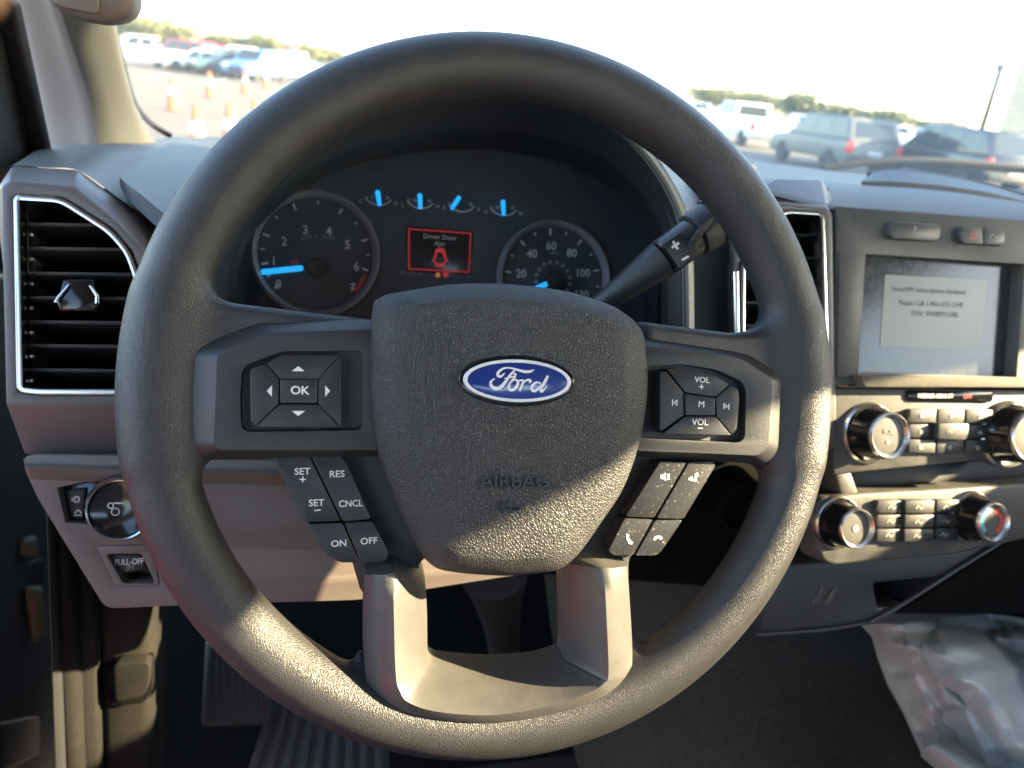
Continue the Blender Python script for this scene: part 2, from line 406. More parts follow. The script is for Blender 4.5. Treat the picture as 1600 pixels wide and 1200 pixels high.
v, f = prismv(Fr(HUB, [0, 1, 0], [0, 0, 1], [1, 0, 0]), [(.36, -.68), (.70, -.45), (.70, -.06), (.78, -.06), (.78, -.7), (.36, -.7)], -.34, 1.1)
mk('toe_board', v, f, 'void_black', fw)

# ------------------------------------------------------------------ steering wheel
wheel = thing('steering_wheel', 'black leather steering wheel with button pads and blue oval badge', 'steering wheel', HUB)
st = .0016; lo = (-.204, -.204, -.026)
g = [np.arange(lo[0], .2045, st), np.arange(lo[1], .2045, st), np.arange(lo[2], .0265, st)]
U, V, Wg = np.meshgrid(*g, indexing='ij')
S = np.sqrt((np.sqrt(U*U+V*V)-.178)**2+Wg**2)-.0166
sl_l = WF.px([(236, 462), (300, 470), (368, 474), (590, 500), (590, 712), (345, 712), (300, 716), (222, 720)], .004)
sl_r = WF.px([(1000, 502), (1140, 520), (1185, 516), (1262, 500), (1262, 720), (1190, 724), (1120, 722), (1000, 715)], .004)
for pl in (sl_l, sl_r): S = smin(S, slab(U, V, Wg, pl, -.013, .0085, .006), .017)
sl_b = WF.px([(560, 1022), (600, 1045), (640, 1095), (760, 1105), (920, 1080), (960, 1030), (992, 1000), (1010, 1100), (940, 1140), (620, 1150), (560, 1120)], 0)
S = smin(S, slab(U, V, Wg, sl_b, -.013, .0005, .006), .010)
netobj('rim', S, lo, st, fconv(WF), 'rim_leather', wheel); del U, V, Wg, S
hubp = [(380, 520), (585, 505), (1000, 530), (1190, 570), (1190, 700), (1090, 722), (1035, 800), (985, 875), (985, 930), (900, 930), (900, 880), (860, 860), (690, 860), (655, 880), (655, 930), (565, 930), (545, 860), (470, 800), (430, 712), (390, 690)]
pprism('hub_shell', WF, hubp, -.035, -.004, 'black_plastic', wheel, .003)
# spoke plates with a recess for the keys
def plate(name, outer, inner, rec, parent):
    o = WF.px(outer, .0075); i = WF.px(inner, .0165); r = roundpoly(WF.px(rec, .0165), .003)
    rf = [(a*1.0, b*1.0) for a, b in r]
    no, ni, nr_ = len(o), len(i), len(r)
    o = roundpoly(o, .004, 3); i = roundpoly(i, .004, 3); no = len(o); ni = len(i)
    tri = tessellate_polygon([[Vector((*p, 0)) for p in i], [Vector((*p, 0)) for p in r]])
    v = [WF.w(a, b, -.002) for a, b in o]+[WF.w(a, b, .0075) for a, b in o]+[WF.w(a, b, .0165) for a, b in i]+[WF.w(a, b, .0165) for a, b in r]+[WF.w(a, b, .0095) for a, b in r]
    f = [[k, (k+1) % no, no+(k+1) % no, no+k] for k in range(no)]+[[no+k, no+(k+1) % no, 2*no+(k+1) % no, 2*no+k] for k in range(no)]
    b0 = 2*no; f += [[b0+q for q in t] for t in tri]
    f += [[b0+ni+k, b0+ni+(k+1) % nr_, b0+ni+nr_+(k+1) % nr_, b0+ni+nr_+k] for k in range(nr_)]
    f.append([b0+ni+nr_+k for k in range(nr_)])
    return mk(name, v, f, 'plate_plastic', parent, .0011, 3, bevang=20)
L_out = [(600, 499), (400, 503), (295, 541), (282, 552), (280, 695), (293, 713), (312, 719), (423, 717), (600, 713)]
L_in = [(600, 514), (418, 520), (350, 548), (339, 558), (334, 692), (337, 699), (344, 703), (423, 703), (600, 703)]
L_rec = [(375, 628), (378, 580), (386, 570), (441, 549), (566, 548), (566, 672), (386, 675), (377, 668)]
R_out = [(990, 525), (1135, 546), (1170, 553), (1221, 583), (1230, 596), (1228, 707), (1217, 721), (1201, 727), (1117, 719), (990, 713)]
R_in = [(990, 538), (1135, 555), (1158, 561), (1202, 588), (1207, 599), (1201, 695), (1193, 706), (1182, 712), (1117, 709), (990, 704)]
R_rec = [(1000, 572), (1065, 569), (1120, 578), (1159, 596), (1166, 611), (1164, 684), (1155, 692), (1000, 684)]
pl_l = plate('spoke_plate', L_out, L_in, L_rec, wheel); pl_r = plate('spoke_plate', R_out, R_in, R_rec, wheel)
def key(pxs, h0, h1, m, name='button', bev=.0013, rnd=.0008): return pprism(name, WF, pxs, h0, h1, m, wheel, bev, 3, rnd)
def mark(s, par, c, size, h, rot=0, m='white_print', sx=1.05, bold=.012): return text('lettering', s, WF, WF.at(*c, h), size, h, m, par, R(rot), sx, bold=bold)
def icon(par, h, *polys, m='white_print'):
    V_, F_ = join([prismv(WF, WF.px(p, h), h-.0004, h+.00025) for p in polys]); return mk('symbol', V_, F_, m, par)
KH = .0205
k_up = key([(417, 567), (441, 555), (530, 555), (497, 592), (437, 592)], .009, KH, 'key_plastic')
k_lf = key([(415, 569), (436, 593), (436, 630), (400, 666), (392, 658), (391, 580), (396, 574)], .009, KH, 'key_plastic')
k_rt = key([(532, 556), (533, 667), (497, 631), (497, 593)], .009, KH, 'key_plastic')
k_dn = key([(437, 632), (496, 632), (530, 667), (401, 667)], .009, KH, 'key_plastic')
k_ok = key([(438, 593), (495, 593), (495, 630), (438, 630)], .009, KH+.0012, 'key_plastic')
icon(k_up, KH, [(466, 572), (476, 580), (456, 580)]); icon(k_dn, KH, [(456, 642), (477, 642), (466, 650)])
icon(k_lf, KH, [(417, 611), (425, 602), (425, 620)]); icon(k_rt, KH, [(516, 611), (508, 602), (508, 620)])
mark('OK', k_ok, (468.5, 610.5), .0056, KH+.0012, 0, bold=.02)
r_up = key([(1043, 577), (1065, 575), (1117, 587), (1139, 601), (1118, 620), (1071, 613)], .009, KH, 'key_plastic')
r_lf = key([(1032, 581), (1041, 580), (1069, 614), (1070, 649), (1035, 674), (1031, 672)], .009, KH, 'key_plastic')
r_rt = key([(1141, 603), (1152, 608), (1155, 622), (1151, 670), (1144, 679), (1120, 650), (1119, 621)], .009, KH, 'key_plastic')
r_dn = key([(1037, 677), (1071, 651), (1118, 651), (1142, 680)], .009, KH, 'key_plastic')
r_ok = key([(1071, 615), (1117, 622), (1117, 649), (1072, 649)], .009, KH+.0012, 'key_plastic')
mark('VOL', r_up, (1097, 594), .0044, KH, -2); mark('+', r_up, (1096, 605), .0052, KH, 0)
mark('M', r_ok, (1096, 632), .0048, KH+.0012, -2, bold=0); mark('VOL', r_dn, (1094, 660), .0048, KH, 0)
icon(r_dn, KH, [(1090, 668), (1098, 668.4), (1098, 670), (1090, 669.6)])
def ol(pts): return pts
icon(r_lf, KH, [(1050, 624), (1051.4, 624), (1051.4, 634), (1050, 634)], [(1052, 629), (1058, 624.5), (1058, 626), (1053.6, 629)], [(1052, 629), (1053.6, 629), (1058, 632.4), (1058, 634)], [(1057, 625), (1058, 624.5), (1058, 634), (1057, 633.4)])
icon(r_rt, KH, [(1138.2, 630.5), (1139.6, 630.6), (1139, 640), (1137.8, 640)], [(1130.5, 629.4), (1137, 635), (1135.4, 635), (1130.5, 631)], [(1135.4, 635), (1137, 635), (1130, 639), (1130, 637.6)], [(1130.5, 629.4), (1131.4, 630), (1131, 638.6), (1130, 639)])
# lower button pods
PH = .0085
for grp, dusty in (([(425, 712), (482, 710), (532, 814), (480, 816), (471, 809)], 'SET'), ([(485, 710), (531, 712), (541, 722), (580, 811), (536, 815)], 'RES'),
                   ([(480, 819), (535, 817), (562, 879), (532, 879), (508, 866)], 'ON'), ([(538, 817), (582, 814), (607, 860), (606, 872), (601, 878), (564, 879)], 'OFF')):
    k = key(grp, -.012, PH, 'key_plastic', bev=.0012, rnd=.0015)
    if dusty == 'SET':
        mark('SET', k, (472.5, 737), .0047, PH, 2); mark('+', k, (473, 750), .0058, PH, 0); mark('SET', k, (494.5, 786), .0047, PH, 2)
        icon(k, PH, [(491, 796.6), (501, 795.8), (501, 797.8), (491, 798.6)])
    elif dusty == 'RES': mark('RES', k, (526.5, 741), .0047, PH, 2); mark('CNCL', k, (548, 787), .0047, PH, 2, sx=.95)
    elif dusty == 'ON': mark('ON', k, (529.5, 849.5), .0047, PH, 3)
    else: mark('OFF', k, (576.5, 845.5), .0047, PH, 3)
m1 = key([(1032, 721), (1073, 722), (1022, 809), (978, 807)], -.012, PH, 'dusty_key', bev=.0012, rnd=.0012)
m2 = key([(1077, 722), (1114, 721), (1118, 728), (1068, 811), (1026, 810)], -.012, PH, 'dusty_key', bev=.0012, rnd=.0015)
m3 = key([(976, 810), (1020, 812), (989, 868), (957, 868), (951, 860)], -.012, PH, 'dusty_key', bev=.0012, rnd=.0015)
m4 = key([(1024, 813), (1066, 813), (1033, 862), (1023, 868), (993, 868)], -.012, PH, 'dusty_key', bev=.0012, rnd=.0012)
icon(m1, PH, [(1032, 742), (1035, 742), (1035, 748), (1032, 748)], [(1035, 742), (1040, 738.5), (1040, 751), (1035, 748)], [(1042, 741), (1043.4, 740.6), (1046.6, 749), (1045.2, 749.4)], [(1045.4, 740), (1046.8, 740.4), (1043, 750), (1041.6, 749.6)])
icon(m2, PH, [(1086, 740), (1090, 738), (1091, 743), (1088, 747), (1089, 752), (1083, 752), (1085, 746)], [(1081, 744), (1082, 743.6), (1081, 752), (1080, 752)], [(1078.4, 745), (1079.4, 744.8), (1078.4, 751), (1077.4, 751)], [(1076, 746), (1076.8, 746), (1076, 750), (1075.2, 750)])
icon(m3, PH, [(979, 834), (983, 836), (982, 840), (986, 846), (989, 847), (988, 850), (983, 850), (979, 843)])
icon(m4, PH, [(1021, 841), (1024, 837.6), (1031, 837), (1035, 840), (1034, 843), (1030.6, 843), (1030, 840.6), (1025, 841), (1024.6, 843.6), (1021, 844)])
# airbag pad
P_out = [(584, 475), (578, 530), (576, 593), (577, 625), (580, 659), (589, 702), (601, 740), (620, 788), (642, 838), (662, 871), (682, 887), (705, 892), (731, 895), (789, 898), (846, 893), (867, 889), (884, 880), (907, 857), (940, 810), (968, 768), (989, 716), (1003, 659), (1008, 620), (1009, 585), (1007, 555), (1003, 524), (989, 503), (970, 488), (948, 476), (886, 456), (805, 445), (744, 443), (700, 445), (662, 450), (609, 459), (593, 466)]
P_in = [(645, 486), (636, 540), (633, 600), (634, 640), (640, 690), (650, 735), (662, 775), (676, 810), (692, 843), (704, 858), (718, 866), (735, 869), (755, 871), (790, 873), (830, 871), (850, 868), (866, 860), (884, 842), (908, 805), (936, 758), (957, 710), (969, 660), (973, 625), (974, 595), (974, 560), (971, 530), (964, 514), (952, 504), (936, 496), (870, 478), (800, 470), (750, 468), (720, 469), (690, 472), (662, 476), (652, 480)]
O = np.array(WF.px(P_out, .014)); I = np.array(WF.px(P_in, .0315)); Cn = I.mean(0)
def dens(A, n=4):
    out = []; N = len(A)
    for i in range(N):
        p0, p1, p2, p3 = A[i-1], A[i], A[(i+1) % N], A[(i+2) % N]
        for k in range(n):
            u = k/n; out.append(.5*((2*p1)+(-p0+p2)*u+(2*p0-5*p1+4*p2-p3)*u*u+(-p0+3*p1-3*p2+p3)*u**3))
    return np.array(out)
O, I = dens(O), dens(I); rings = []
for t, hh in ((None, -.012), (None, .008), (.0, .0135), (.02, .0165), (.06, .0192), (.14, .0222), (.35, .0258), (.6, .0288), (.82, .0308), (.93, .0317), (1.0, .0322)):
    A = O*1.0 if t is None else O*(1-t)+I*t
    if t is None and hh < 0: A = Cn+(O-Cn)*.985
    rings.append([WF.w(a, b, hh) for a, b in A])
for q, hh in ((.93, .0329), (.8, .0339), (.6, .0350), (.4, .0357), (.2, .0361), (.04, .0362)):
    rings.append([WF.w(a, b, hh) for a, b in Cn+(I-Cn)*q])
pad = loft('airbag_pad', rings, 'pad_vinyl', wheel, cap1=True, ang=60)
def padh(c):   # height of the pad face at a point
    A = I-Cn; d = np.array(c)-Cn; ang = np.arctan2(A[:, 1], A[:, 0]); k = np.argmin(np.abs(np.angle(np.exp(1j*(ang-math.atan2(d[1], d[0]))))))
    q = np.linalg.norm(d)/np.linalg.norm(A[k]); return float(np.interp(q, [0, .2, .4, .6, .8, .93, 1], [.0362, .0361, .0357, .0350, .0339, .0329, .0322]))
c = WF.at(803.5, 752, .0345); hq = padh(c)
text('embossed_lettering', 'AIRBAG', WF, c, .0088, hq, 'emboss_plastic', pad, R(0), 1.15, thick=.0009)
V_, F_ = join([prismv(WF, WF.px(p, hq), hq-.0012, hq+.0009) for p in ([(786, 782), (788, 782), (789, 798), (787, 798)], [(787, 788), (814, 789), (814, 791), (787, 790)], [(791, 785), (799, 785), (799, 788), (791, 788)], [(789, 796), (809, 797), (813, 790), (815, 791), (811, 799), (789, 798)])])
mk('embossed_symbol', V_, F_, 'emboss_plastic', pad)
# badge
bc = WF.at(808.6, 595, .0365); BH = .0372
def ell(rx, ry, n=64, dx=0): return [(bc[0]+dx+rx*math.cos(2*math.pi*k/n), bc[1]+ry*math.sin(2*math.pi*k/n)) for k in range(n)]
RX, RY = .0272, .0105
prism('badge_bed', WF, ell(RX+.0022, RY+.0022), .030, BH-.0006, 'gloss_black', wheel, .0008, 3)
badge = prism('badge_plate', WF, ell(RX-.001, RY-.001), .032, BH+.0003, 'badge_blue', wheel, .0003, 2)
ringprism('badge_ring', WF, ell(RX, RY), ell(RX-.0019, RY-.0016), .032, BH+.0011, 'badge_silver', badge, .0004)
def L7(pts):   # traced from the badge: x, y in the enlarged photo, width
    out = []
    for x, y, wd in pts:
        a, b = WF.at(700+x/7.273, 540+y/7.273, BH); out.append((a, b, wd*.0285/575))
    return out
strokes = [[(975, 272, 6), (935, 292, 24), (870, 296, 28), (790, 276, 22), (715, 256, 17), (645, 255, 18), (590, 282, 24), (562, 322, 28), (576, 350, 26), (606, 346, 22), (640, 312, 10)],
           [(778, 262, 10), (735, 300, 18), (690, 352, 24), (650, 412, 28), (608, 462, 34), (560, 488, 34), (512, 478, 32), (482, 440, 28), (492, 400, 20), (530, 376, 8)],
           [(636, 374, 8), (700, 362, 14), (745, 350, 14), (768, 330, 14), (752, 314, 10), (736, 330, 8)],
           [(768, 352, 10), (720, 400, 20), (690, 452, 28), (692, 492, 26), (725, 506, 26), (765, 478, 28), (792, 432, 26), (782, 396, 18), (752, 388, 14), (720, 410, 14)],
           [(650, 494, 6), (690, 440, 12), (724, 400, 14)], [(788, 402, 12), (842, 394, 18), (852, 412, 22), (832, 462, 24), (812, 514, 22)],
           [(836, 452, 12), (872, 404, 16), (906, 390, 22), (934, 400, 26), (922, 424, 16)],
           [(1050, 428, 12), (1000, 418, 20), (956, 456, 28), (948, 496, 28), (982, 516, 26), (1030, 482, 22), (1060, 440, 16)],
           [(1132, 344, 24), (1092, 420, 28), (1050, 486, 28), (1058, 520, 26), (1088, 500, 16), (1116, 464, 6)]]
V_, F_ = join([strokev(L7(s), BH+.0003, WF, .0005) for s in strokes]); mk('badge_lettering', V_, F_, 'badge_silver', badge)
# lower U shaped trim
o = [(572, 846), (570, 940), (570, 1040), (579, 1081), (609, 1111), (660, 1129), (765, 1140), (870, 1123), (945, 1099), (980, 1065), (988, 1028), (984, 940), (978, 858)]
rg = [(612, 846), (615, 940), (618, 1048), (624, 1078), (641, 1099), (690, 1113), (775, 1117), (868, 1101), (925, 1080), (944, 1067), (951, 1050), (947, 950), (942, 858)]
n_ = [(640, 850), (664, 915), (668, 1018), (669, 1031), (676, 1040), (705, 1045), (765, 1049), (830, 1045), (862, 1038), (878, 1032), (885, 1022), (884, 940), (880, 850)]
def dopen(pl, n=5):
    A = np.array(pl, float); out = []
    for i in range(len(A)-1):
        p0, p1, p2, p3 = A[max(i-1, 0)], A[i], A[i+1], A[min(i+2, len(A)-1)]
        for k in range(n):
            u = k/n; out.append(.5*((2*p1)+(-p0+p2)*u+(2*p0-5*p1+4*p2-p3)*u*u+(-p0+3*p1-3*p2+p3)*u**3))
    return np.array(out+[A[-1]])
oo, rr_, nn = dopen(WF.px(o, .008)), dopen(WF.px(rg, .0185)), dopen(WF.px(n_, -.008))
vt = WF.at(600, 864, 0)[1]
def wh(pl, h): return [WF.w(*p, -.013+(h+.013)*min(1, max(0, (vt-p[1])/.007))) for p in pl]
mid1 = oo*.35+rr_*.65; mid2 = rr_*.86+nn*.14
loft('lower_spoke_trim', [[WF.w(*p, -.016) for p in oo], wh(oo, .008), wh(mid1, .0165), wh(rr_, .0185), wh(mid2, .0165), wh(nn, -.008), [WF.w(*p, -.022) for p in nn*.97]], 'spoke_trim', wheel, closed=False, ang=50)
# column behind the wheel
def dopen_(p): return [p[0]+(p[1]-p[0])*k/4 for k in range(4)]+[p[1]+(p[2]-p[1])*k/4 for k in range(5)]
colm = thing('steering_column', 'dark steering column shroud running from the wheel into the dash', 'steering column', WF.w(0, 0, -.12))
lathe('shroud', WF, (0, -.012), [(.045, -.03), (.062, -.05), (.072, -.14), (.078, -.24)], 'black_plastic', colm, 32)
tube('shaft_boot', dopen_([P(770, 880, .20), P(782, 960, .30), P(792, 1060, .42)]), [.034, .030, .026, .024, .022, .020, .019, .019, .019], 'black_plastic', colm, 18)
fi = yfr(.13); c = fi.at(1160, 792)
lathe('ignition_lock', fi, c, [(.024, -.03), (.024, .0), (.019, .004), (.017, -.004), (0, -.004)], 'void_black', colm, 28)
# gear lever on the column
lev = thing('gear_lever', 'dark column shift lever with plus and minus rocker behind the rim', 'shift lever', WF.w(*WF.at(990, 440, -.05), -.05))
def LP(x, y, h=-.045): return WF.w(*WF.at(x, y, h), h)
tube('lever_shaft', [LP(900, 500, -.075), LP(945, 470, -.06), LP(990, 438, -.05), LP(1034, 405)], [.006, .0068, .0095, .0122], 'black_plastic', lev, 20)
tube('rocker_sleeve', [LP(1035, 404), LP(1037, 402.5), LP(1080, 371.5), LP(1082, 370)], [.0112, .0124, .0124, .0112], 'key_plastic', lev, 20)
tube('lever_collar', [LP(1083, 369), LP(1085, 367.5), LP(1108, 351), LP(1110, 349.6)], [.0125, .0142, .0150, .013], 'black_plastic', lev, 20)
tube('end_cap', [LP(1111, 349), LP(1113, 347.6), LP(1145, 325), LP(1149, 322)], [.013, .0158, .0155, .011], 'black_plastic', lev, 20)
for k in range(5):
    q = WF.at(1090+k*4.6, 363.6-k*3.3, -.031)
    prism('grip_rib', WF, [(q[0]-.0006-.006, q[1]-.008), (q[0]+.0006-.006, q[1]-.008), (q[0]+.0006+.004, q[1]+.006), (q[0]-.0006+.004, q[1]+.006)], -.045, -.0298, 'black_plastic', lev, .0003)
rk = pprism('rocker_face', WF, [(1036, 382), (1064, 362), (1098, 392), (1062, 420)], -.045, -.0325, 'key_plastic', lev, .001, 2, .002)
text('lettering', '+', WF, WF.at(1056, 384.5, -.0325), .011, -.0325, 'white_print', rk, R(35), bold=.03)
pp = WF.px([(1064, 405), (1075, 399), (1077, 402), (1066, 408)], -.0325); flat('symbol', WF, pp, -.0325, 'white_print', rk)

# ------------------------------------------------------------------ instrument cluster
FH = -.215
ic = thing('instrument_cluster', 'dark instrument cluster with two round dials and glowing blue needles', 'instrument cluster', DF.w(0, 0, FH))
F_lip = [(336, 540), (332, 470), (338, 400), (372, 320), (440, 250), (530, 192), (650, 160), (760, 152), (870, 166), (958, 200), (1003, 240), (1038, 290), (1060, 340), (1068, 400), (1070, 540)]
lipA = DF.px(F_lip, -.105)
F_bk = [(372, 560), (372, 480), (378, 400), (420, 340), (470, 300), (550, 262), (650, 240), (760, 236), (860, 250), (930, 280), (970, 310), (1000, 345), (1018, 380), (1026, 420), (1028, 560)]
fcA = DF.px(F_bk, FH)
hood_in = loft('inner_shroud', [[DF.w(*p, -.105) for p in dopen(lipA, 4)], [DF.w(*p, FH+.004) for p in dopen(fcA, 4)]], 'cluster_hood', ic, closed=False)
face = prism('dial_face', DF, [tuple(p) for p in np.array(fcA).mean(0)+(dopen(fcA, 3)-np.array(fcA).mean(0))*1.03], FH-.01, FH, 'cluster_face', ic, 0)
def cd(x, y, h=FH): return np.array(DF.at(x, y, h))
def dial(cx, cy, rpx, nums, h, tick_r, ring_m, half=True, size=.0095, tickw=.0016):
    c = cd(cx, cy); r = np.linalg.norm(cd(cx+rpx, cy)-c)
    root = lathe('dial_ring', DF, c, [(r*1.03, FH-.002), (r*1.03, FH+.006), (r*.985, FH+.009), (r*.93, FH+.006), (r*.92, FH+.0006)], ring_m, ic, 64, ring=True)
    TV = []; angs = []
    for s, x, y in nums:
        p = cd(x, y); d = p-c; a = math.atan2(d[1], d[0]); angs.append(a)
        text('numeral', s, DF, p, size, FH+.0006, 'grey_print', root, R(1), .95, bold=.01)
    def tk(a, r0, r1, w_):
        e = np.array([math.cos(a), math.sin(a)]); t = np.array([-e[1], e[0]])*w_/2
        return prismv(DF, [c+e*r0-t, c+e*r1-t, c+e*r1+t, c+e*r0+t], FH, FH+.0006)
    for a in angs: TV.append(tk(a, r*tick_r, r*(tick_r+.11), tickw))
    for a, b in zip(angs[:-1], angs[1:]):
        if b > a+.5: b -= 2*math.pi
        TV.append(tk((a+b)/2, r*(tick_r+.04), r*(tick_r+.10), tickw*.7))
    mk('tick_marks', *join(TV), 'grey_print', root); return c, r, root
mat('dial_rim', (.26, .28, .31), .35, metal=.2)
c1, r1, tach = dial(494, 397, 96, [('0', 435, 445), ('1', 428, 409), ('2', 444, 378), ('3', 477, 360), ('4', 514, 362), ('5', 543, 383), ('6', 557, 417), ('7', 551, 450)], FH, .77, 'dial_rim')
for k, ch in enumerate('RPM x 1000'):
    if ch != ' ':
        x = 473+k*5.2; text('lettering', ch, DF, cd(x, 369.5+((x-496)/24)**2*4), .0040, FH+.0005, 'dim_print', tach, R(12-2.6*k))
hb1 = cd(494, 419); lathe('needle_hub', DF, hb1, [(.0078, FH), (.0078, FH+.006), (.006, FH+.008), (0, FH+.008)], 'black_plastic', tach, 28)
def needle(x0, y0, x1, y1, w0, par, h=FH+.006, w1=None):
    a, b = cd(x0, y0, h), cd(x1, y1, h); t = nrm(b-a); s = np.array([-t[1], t[0]]); w1 = w1 or w0
    pl = [a-s*w0/2, b-s*w1/2, b+t*w1*.35-s*w1*.3, b+t*w1*.35+s*w1*.3, b+s*w1/2, a+s*w0/2, a-t*w0*.3+s*w0*.3, a-t*w0*.3-s*w0*.3]
    return prism('needle', DF, [tuple(p) for p in pl], h-.001, h+.001, 'needle_blue', par, .0004)
needle(471, 419, 411, 425, .0043, tach)
a0, a1 = math.atan2(*(cd(577, 432)-c1)[::-1]), math.atan2(*(cd(561, 462)-c1)[::-1])
arc = [c1+r1*.86*np.array([math.cos(a), math.sin(a)]) for a in np.linspace(a0, a1, 8)]
mk('red_zone', *strokev([(*p, .003) for p in arc], FH+.0004, DF), 'red_print', tach)
flat('warning_lamp', DF, [tuple(p) for p in [cd(454, 408), cd(464, 406), cd(465, 412), cd(456, 414)]], FH+.0004, 'red_print', tach)
c2, r2, spd = dial(864, 436, 83, [('20', 814, 428), ('40', 831, 397), ('60', 861, 385), ('80', 893, 396), ('100', 910, 427), ('120', 908, 461)], FH, .77, 'dial_rim')
TV = []
for k in range(12):
    a = R(210-k*22); e = np.array([math.cos(a), math.sin(a)]); t = np.array([-e[1], e[0]])*.0014; q = c2+[0, -.001]
    TV.append(prismv(DF, [q+e*.0135-t, q+e*.0165-t, q+e*.0165+t, q+e*.0135+t], FH, FH+.0005))
mk('inner_scale', *join(TV), 'dim_print', spd); text('lettering', 'MPH', DF, cd(865, 396), .0038, FH+.0005, 'dim_print', spd)
lathe('needle_hub', DF, cd(864, 440), [(.0085, FH), (.0085, FH+.006), (.0065, FH+.008), (0, FH+.008)], 'black_plastic', spd, 28)
needle(853, 444, 836, 452, .0044, spd)
for (x, y, nx, ny, l, r_) in ((591, 312, 590, 298, 'C', 'H'), (656.5, 317, 656, 303, 'L', 'H'), (721, 322, 717, 308, 'E', 'F'), (786.5, 328, 786, 313, 'C', 'H')):
    pts = [(*cd(x+dx, y+dy), .0009) for dx, dy in ((-20, -2), (-12, 5), (0, 9), (12, 7), (20, 1))]
    sg = mk('gauge_arc', *strokev(pts, FH+.0004, DF), 'grey_print', ic)
    text('lettering', l, DF, cd(x-27, y+3), .0042, FH+.0005, 'grey_print', sg); text('lettering', r_, DF, cd(x+27, y+6), .0042, FH+.0005, 'grey_print', sg)
    if l == 'E': needle(706, 325.5, 717, 309, .0030, sg, w1=.0038)
    else: needle(nx+3 if x < 600 else nx+1, ny+22, nx, ny+2, .0030, sg, w1=.0038)
    for dx, dy in ((-19, -3), (-9, -4), (14, -3)): flat('symbol', DF, [tuple(cd(x+dx+a, y+dy+b)) for a, b in ((-2.5, -2.5), (2.5, -2.5), (3, 2.5), (-2, 2.5))], FH+.0004, 'dim_print', sg)
scr = prism('message_screen', DF, [tuple(cd(*p)) for p in ((634, 353), (740, 361), (738, 430), (634, 425))], FH, FH+.0008, 'lcd_dark', ic, .0003)
ob = [cd(*p) for p in ((638, 357), (736, 364), (733, 426), (638, 421))]; cc = sum(ob)/4
ringprism('message_border', DF, [tuple(p) for p in ob], [tuple(cc+(p-cc)*[.965, .945]) for p in ob], FH, FH+.0011, 'glow_red', scr, 0)
text('lettering', 'Driver Door', DF, cd(687, 371), .0052, FH+.0011, 'grey_print', scr, R(-.5)); text('lettering', 'Ajar', DF, cd(687, 381), .0052, FH+.0011, 'grey_print', scr)
CI = lambda pts: prismv(DF, [tuple(cd(540+x/5.714, 280+y/5.714)) for x, y in pts], FH+.0008, FH+.0014)
V_, F_ = join([CI(p) for p in ([(800, 640), (815, 615), (865, 615), (888, 640), (895, 690), (868, 682), (866, 655), (812, 655), (812, 682), (790, 690)],
   [(812, 655), (830, 640), (852, 640), (866, 655)], [(790, 690), (812, 684), (790, 735), (768, 738)], [(868, 684), (895, 690), (918, 740), (893, 735)], [(798, 735), (822, 752), (862, 752), (885, 735), (880, 782), (800, 780)])])
mk('open_door_symbol', V_, F_, 'glow_red', scr)
text('lettering', '001753 mi', DF, cd(642, 427.5), .0042, FH+.0011, 'dim_print', ic)
flat('amber_lamp', DF, [tuple(cd(684+4*math.cos(a), 430+4*math.sin(a))) for a in np.arange(8)*math.pi/4], FH+.0011, 'glow_amber', ic)
flat('red_lamp', DF, [tuple(cd(*p)) for p in ((692, 426), (700, 426.5), (700, 433), (692, 432.5))], FH+.0011, 'glow_red', ic)
lens = [tuple(p) for p in dopen(DF.px([(362, 550), (360, 470), (366, 400), (400, 328), (455, 272), (540, 225), (650, 198), (760, 192), (868, 206), (946, 240), (990, 278), (1020, 318), (1040, 360), (1048, 405), (1050, 550)], -.165), 3)]
prism('clear_lens', DF, lens, -.166, -.164, 'clear_lens', ic, 0)

# ------------------------------------------------------------------ dashboard body
dash = thing('dashboard', 'dark moulded dashboard with hooded binnacle and pale top under the windscreen', 'dashboard', HUB+np.array([.2, .3, 0]))
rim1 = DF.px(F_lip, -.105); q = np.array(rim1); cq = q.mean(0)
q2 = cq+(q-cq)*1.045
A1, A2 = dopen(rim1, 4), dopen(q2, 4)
loft('binnacle_lip', [[DF.w(*p, -.108) for p in A1], [DF.w(*p, -.102) for p in A1*.7+A2*.3], [DF.w(*p, -.1035) for p in A2], [DF.w(*p, -.13) for p in A2]], 'lit_lip', dash, closed=False, ang=50)
fr_px = [(187, 276), (198, 287), (222, 305), (255, 332), (285, 345), (320, 335), (372, 300), (436, 238), (530, 180), (650, 148), (760, 141), (872, 154), (966, 190), (1015, 232), (1050, 282), (1074, 335), (1083, 400)]
fr_h = [-.139, -.130, -.124, -.119, -.116, -.112, -.11, -.106, -.105, -.105, -.105, -.105, -.105, -.105, -.105, -.105, -.105]
bk_px = [(291, 216.5), (300, 216), (320, 215.5), (345, 215), (375, 214), (400, 206), (430, 196), (470, 187), (540, 176), (640, 168), (760, 168), (880, 180), (975, 208), (1040, 232), (1095, 250), (1150, 262), (1190, 275)]
row0 = [DF.w(*DF.at(x, y, h), h) for (x, y), h in zip(fr_px, fr_h)]
row2 = [P(x, y, .60) for x, y in bk_px]
row1 = [a*.62+b*.38+np.array([0, 0, .006]) for a, b in zip(row0, row2)]
low = [p-DF.v*k for p, k in zip(row0, [.005, .009, .011, .012, .012, .012, .010, .006]+[.004]*9)]
D3 = lambda rws: [dopen(r, 4) for r in rws]
loft('binnacle_shade_edge', D3([low, row0]), 'dash_dark', dash, closed=False)  # darker colour than the hood paints this driver-facing wall as shaded
loft('binnacle_hood', D3([row0, row1, row2]), 'dash_top', dash, closed=False, ang=45)
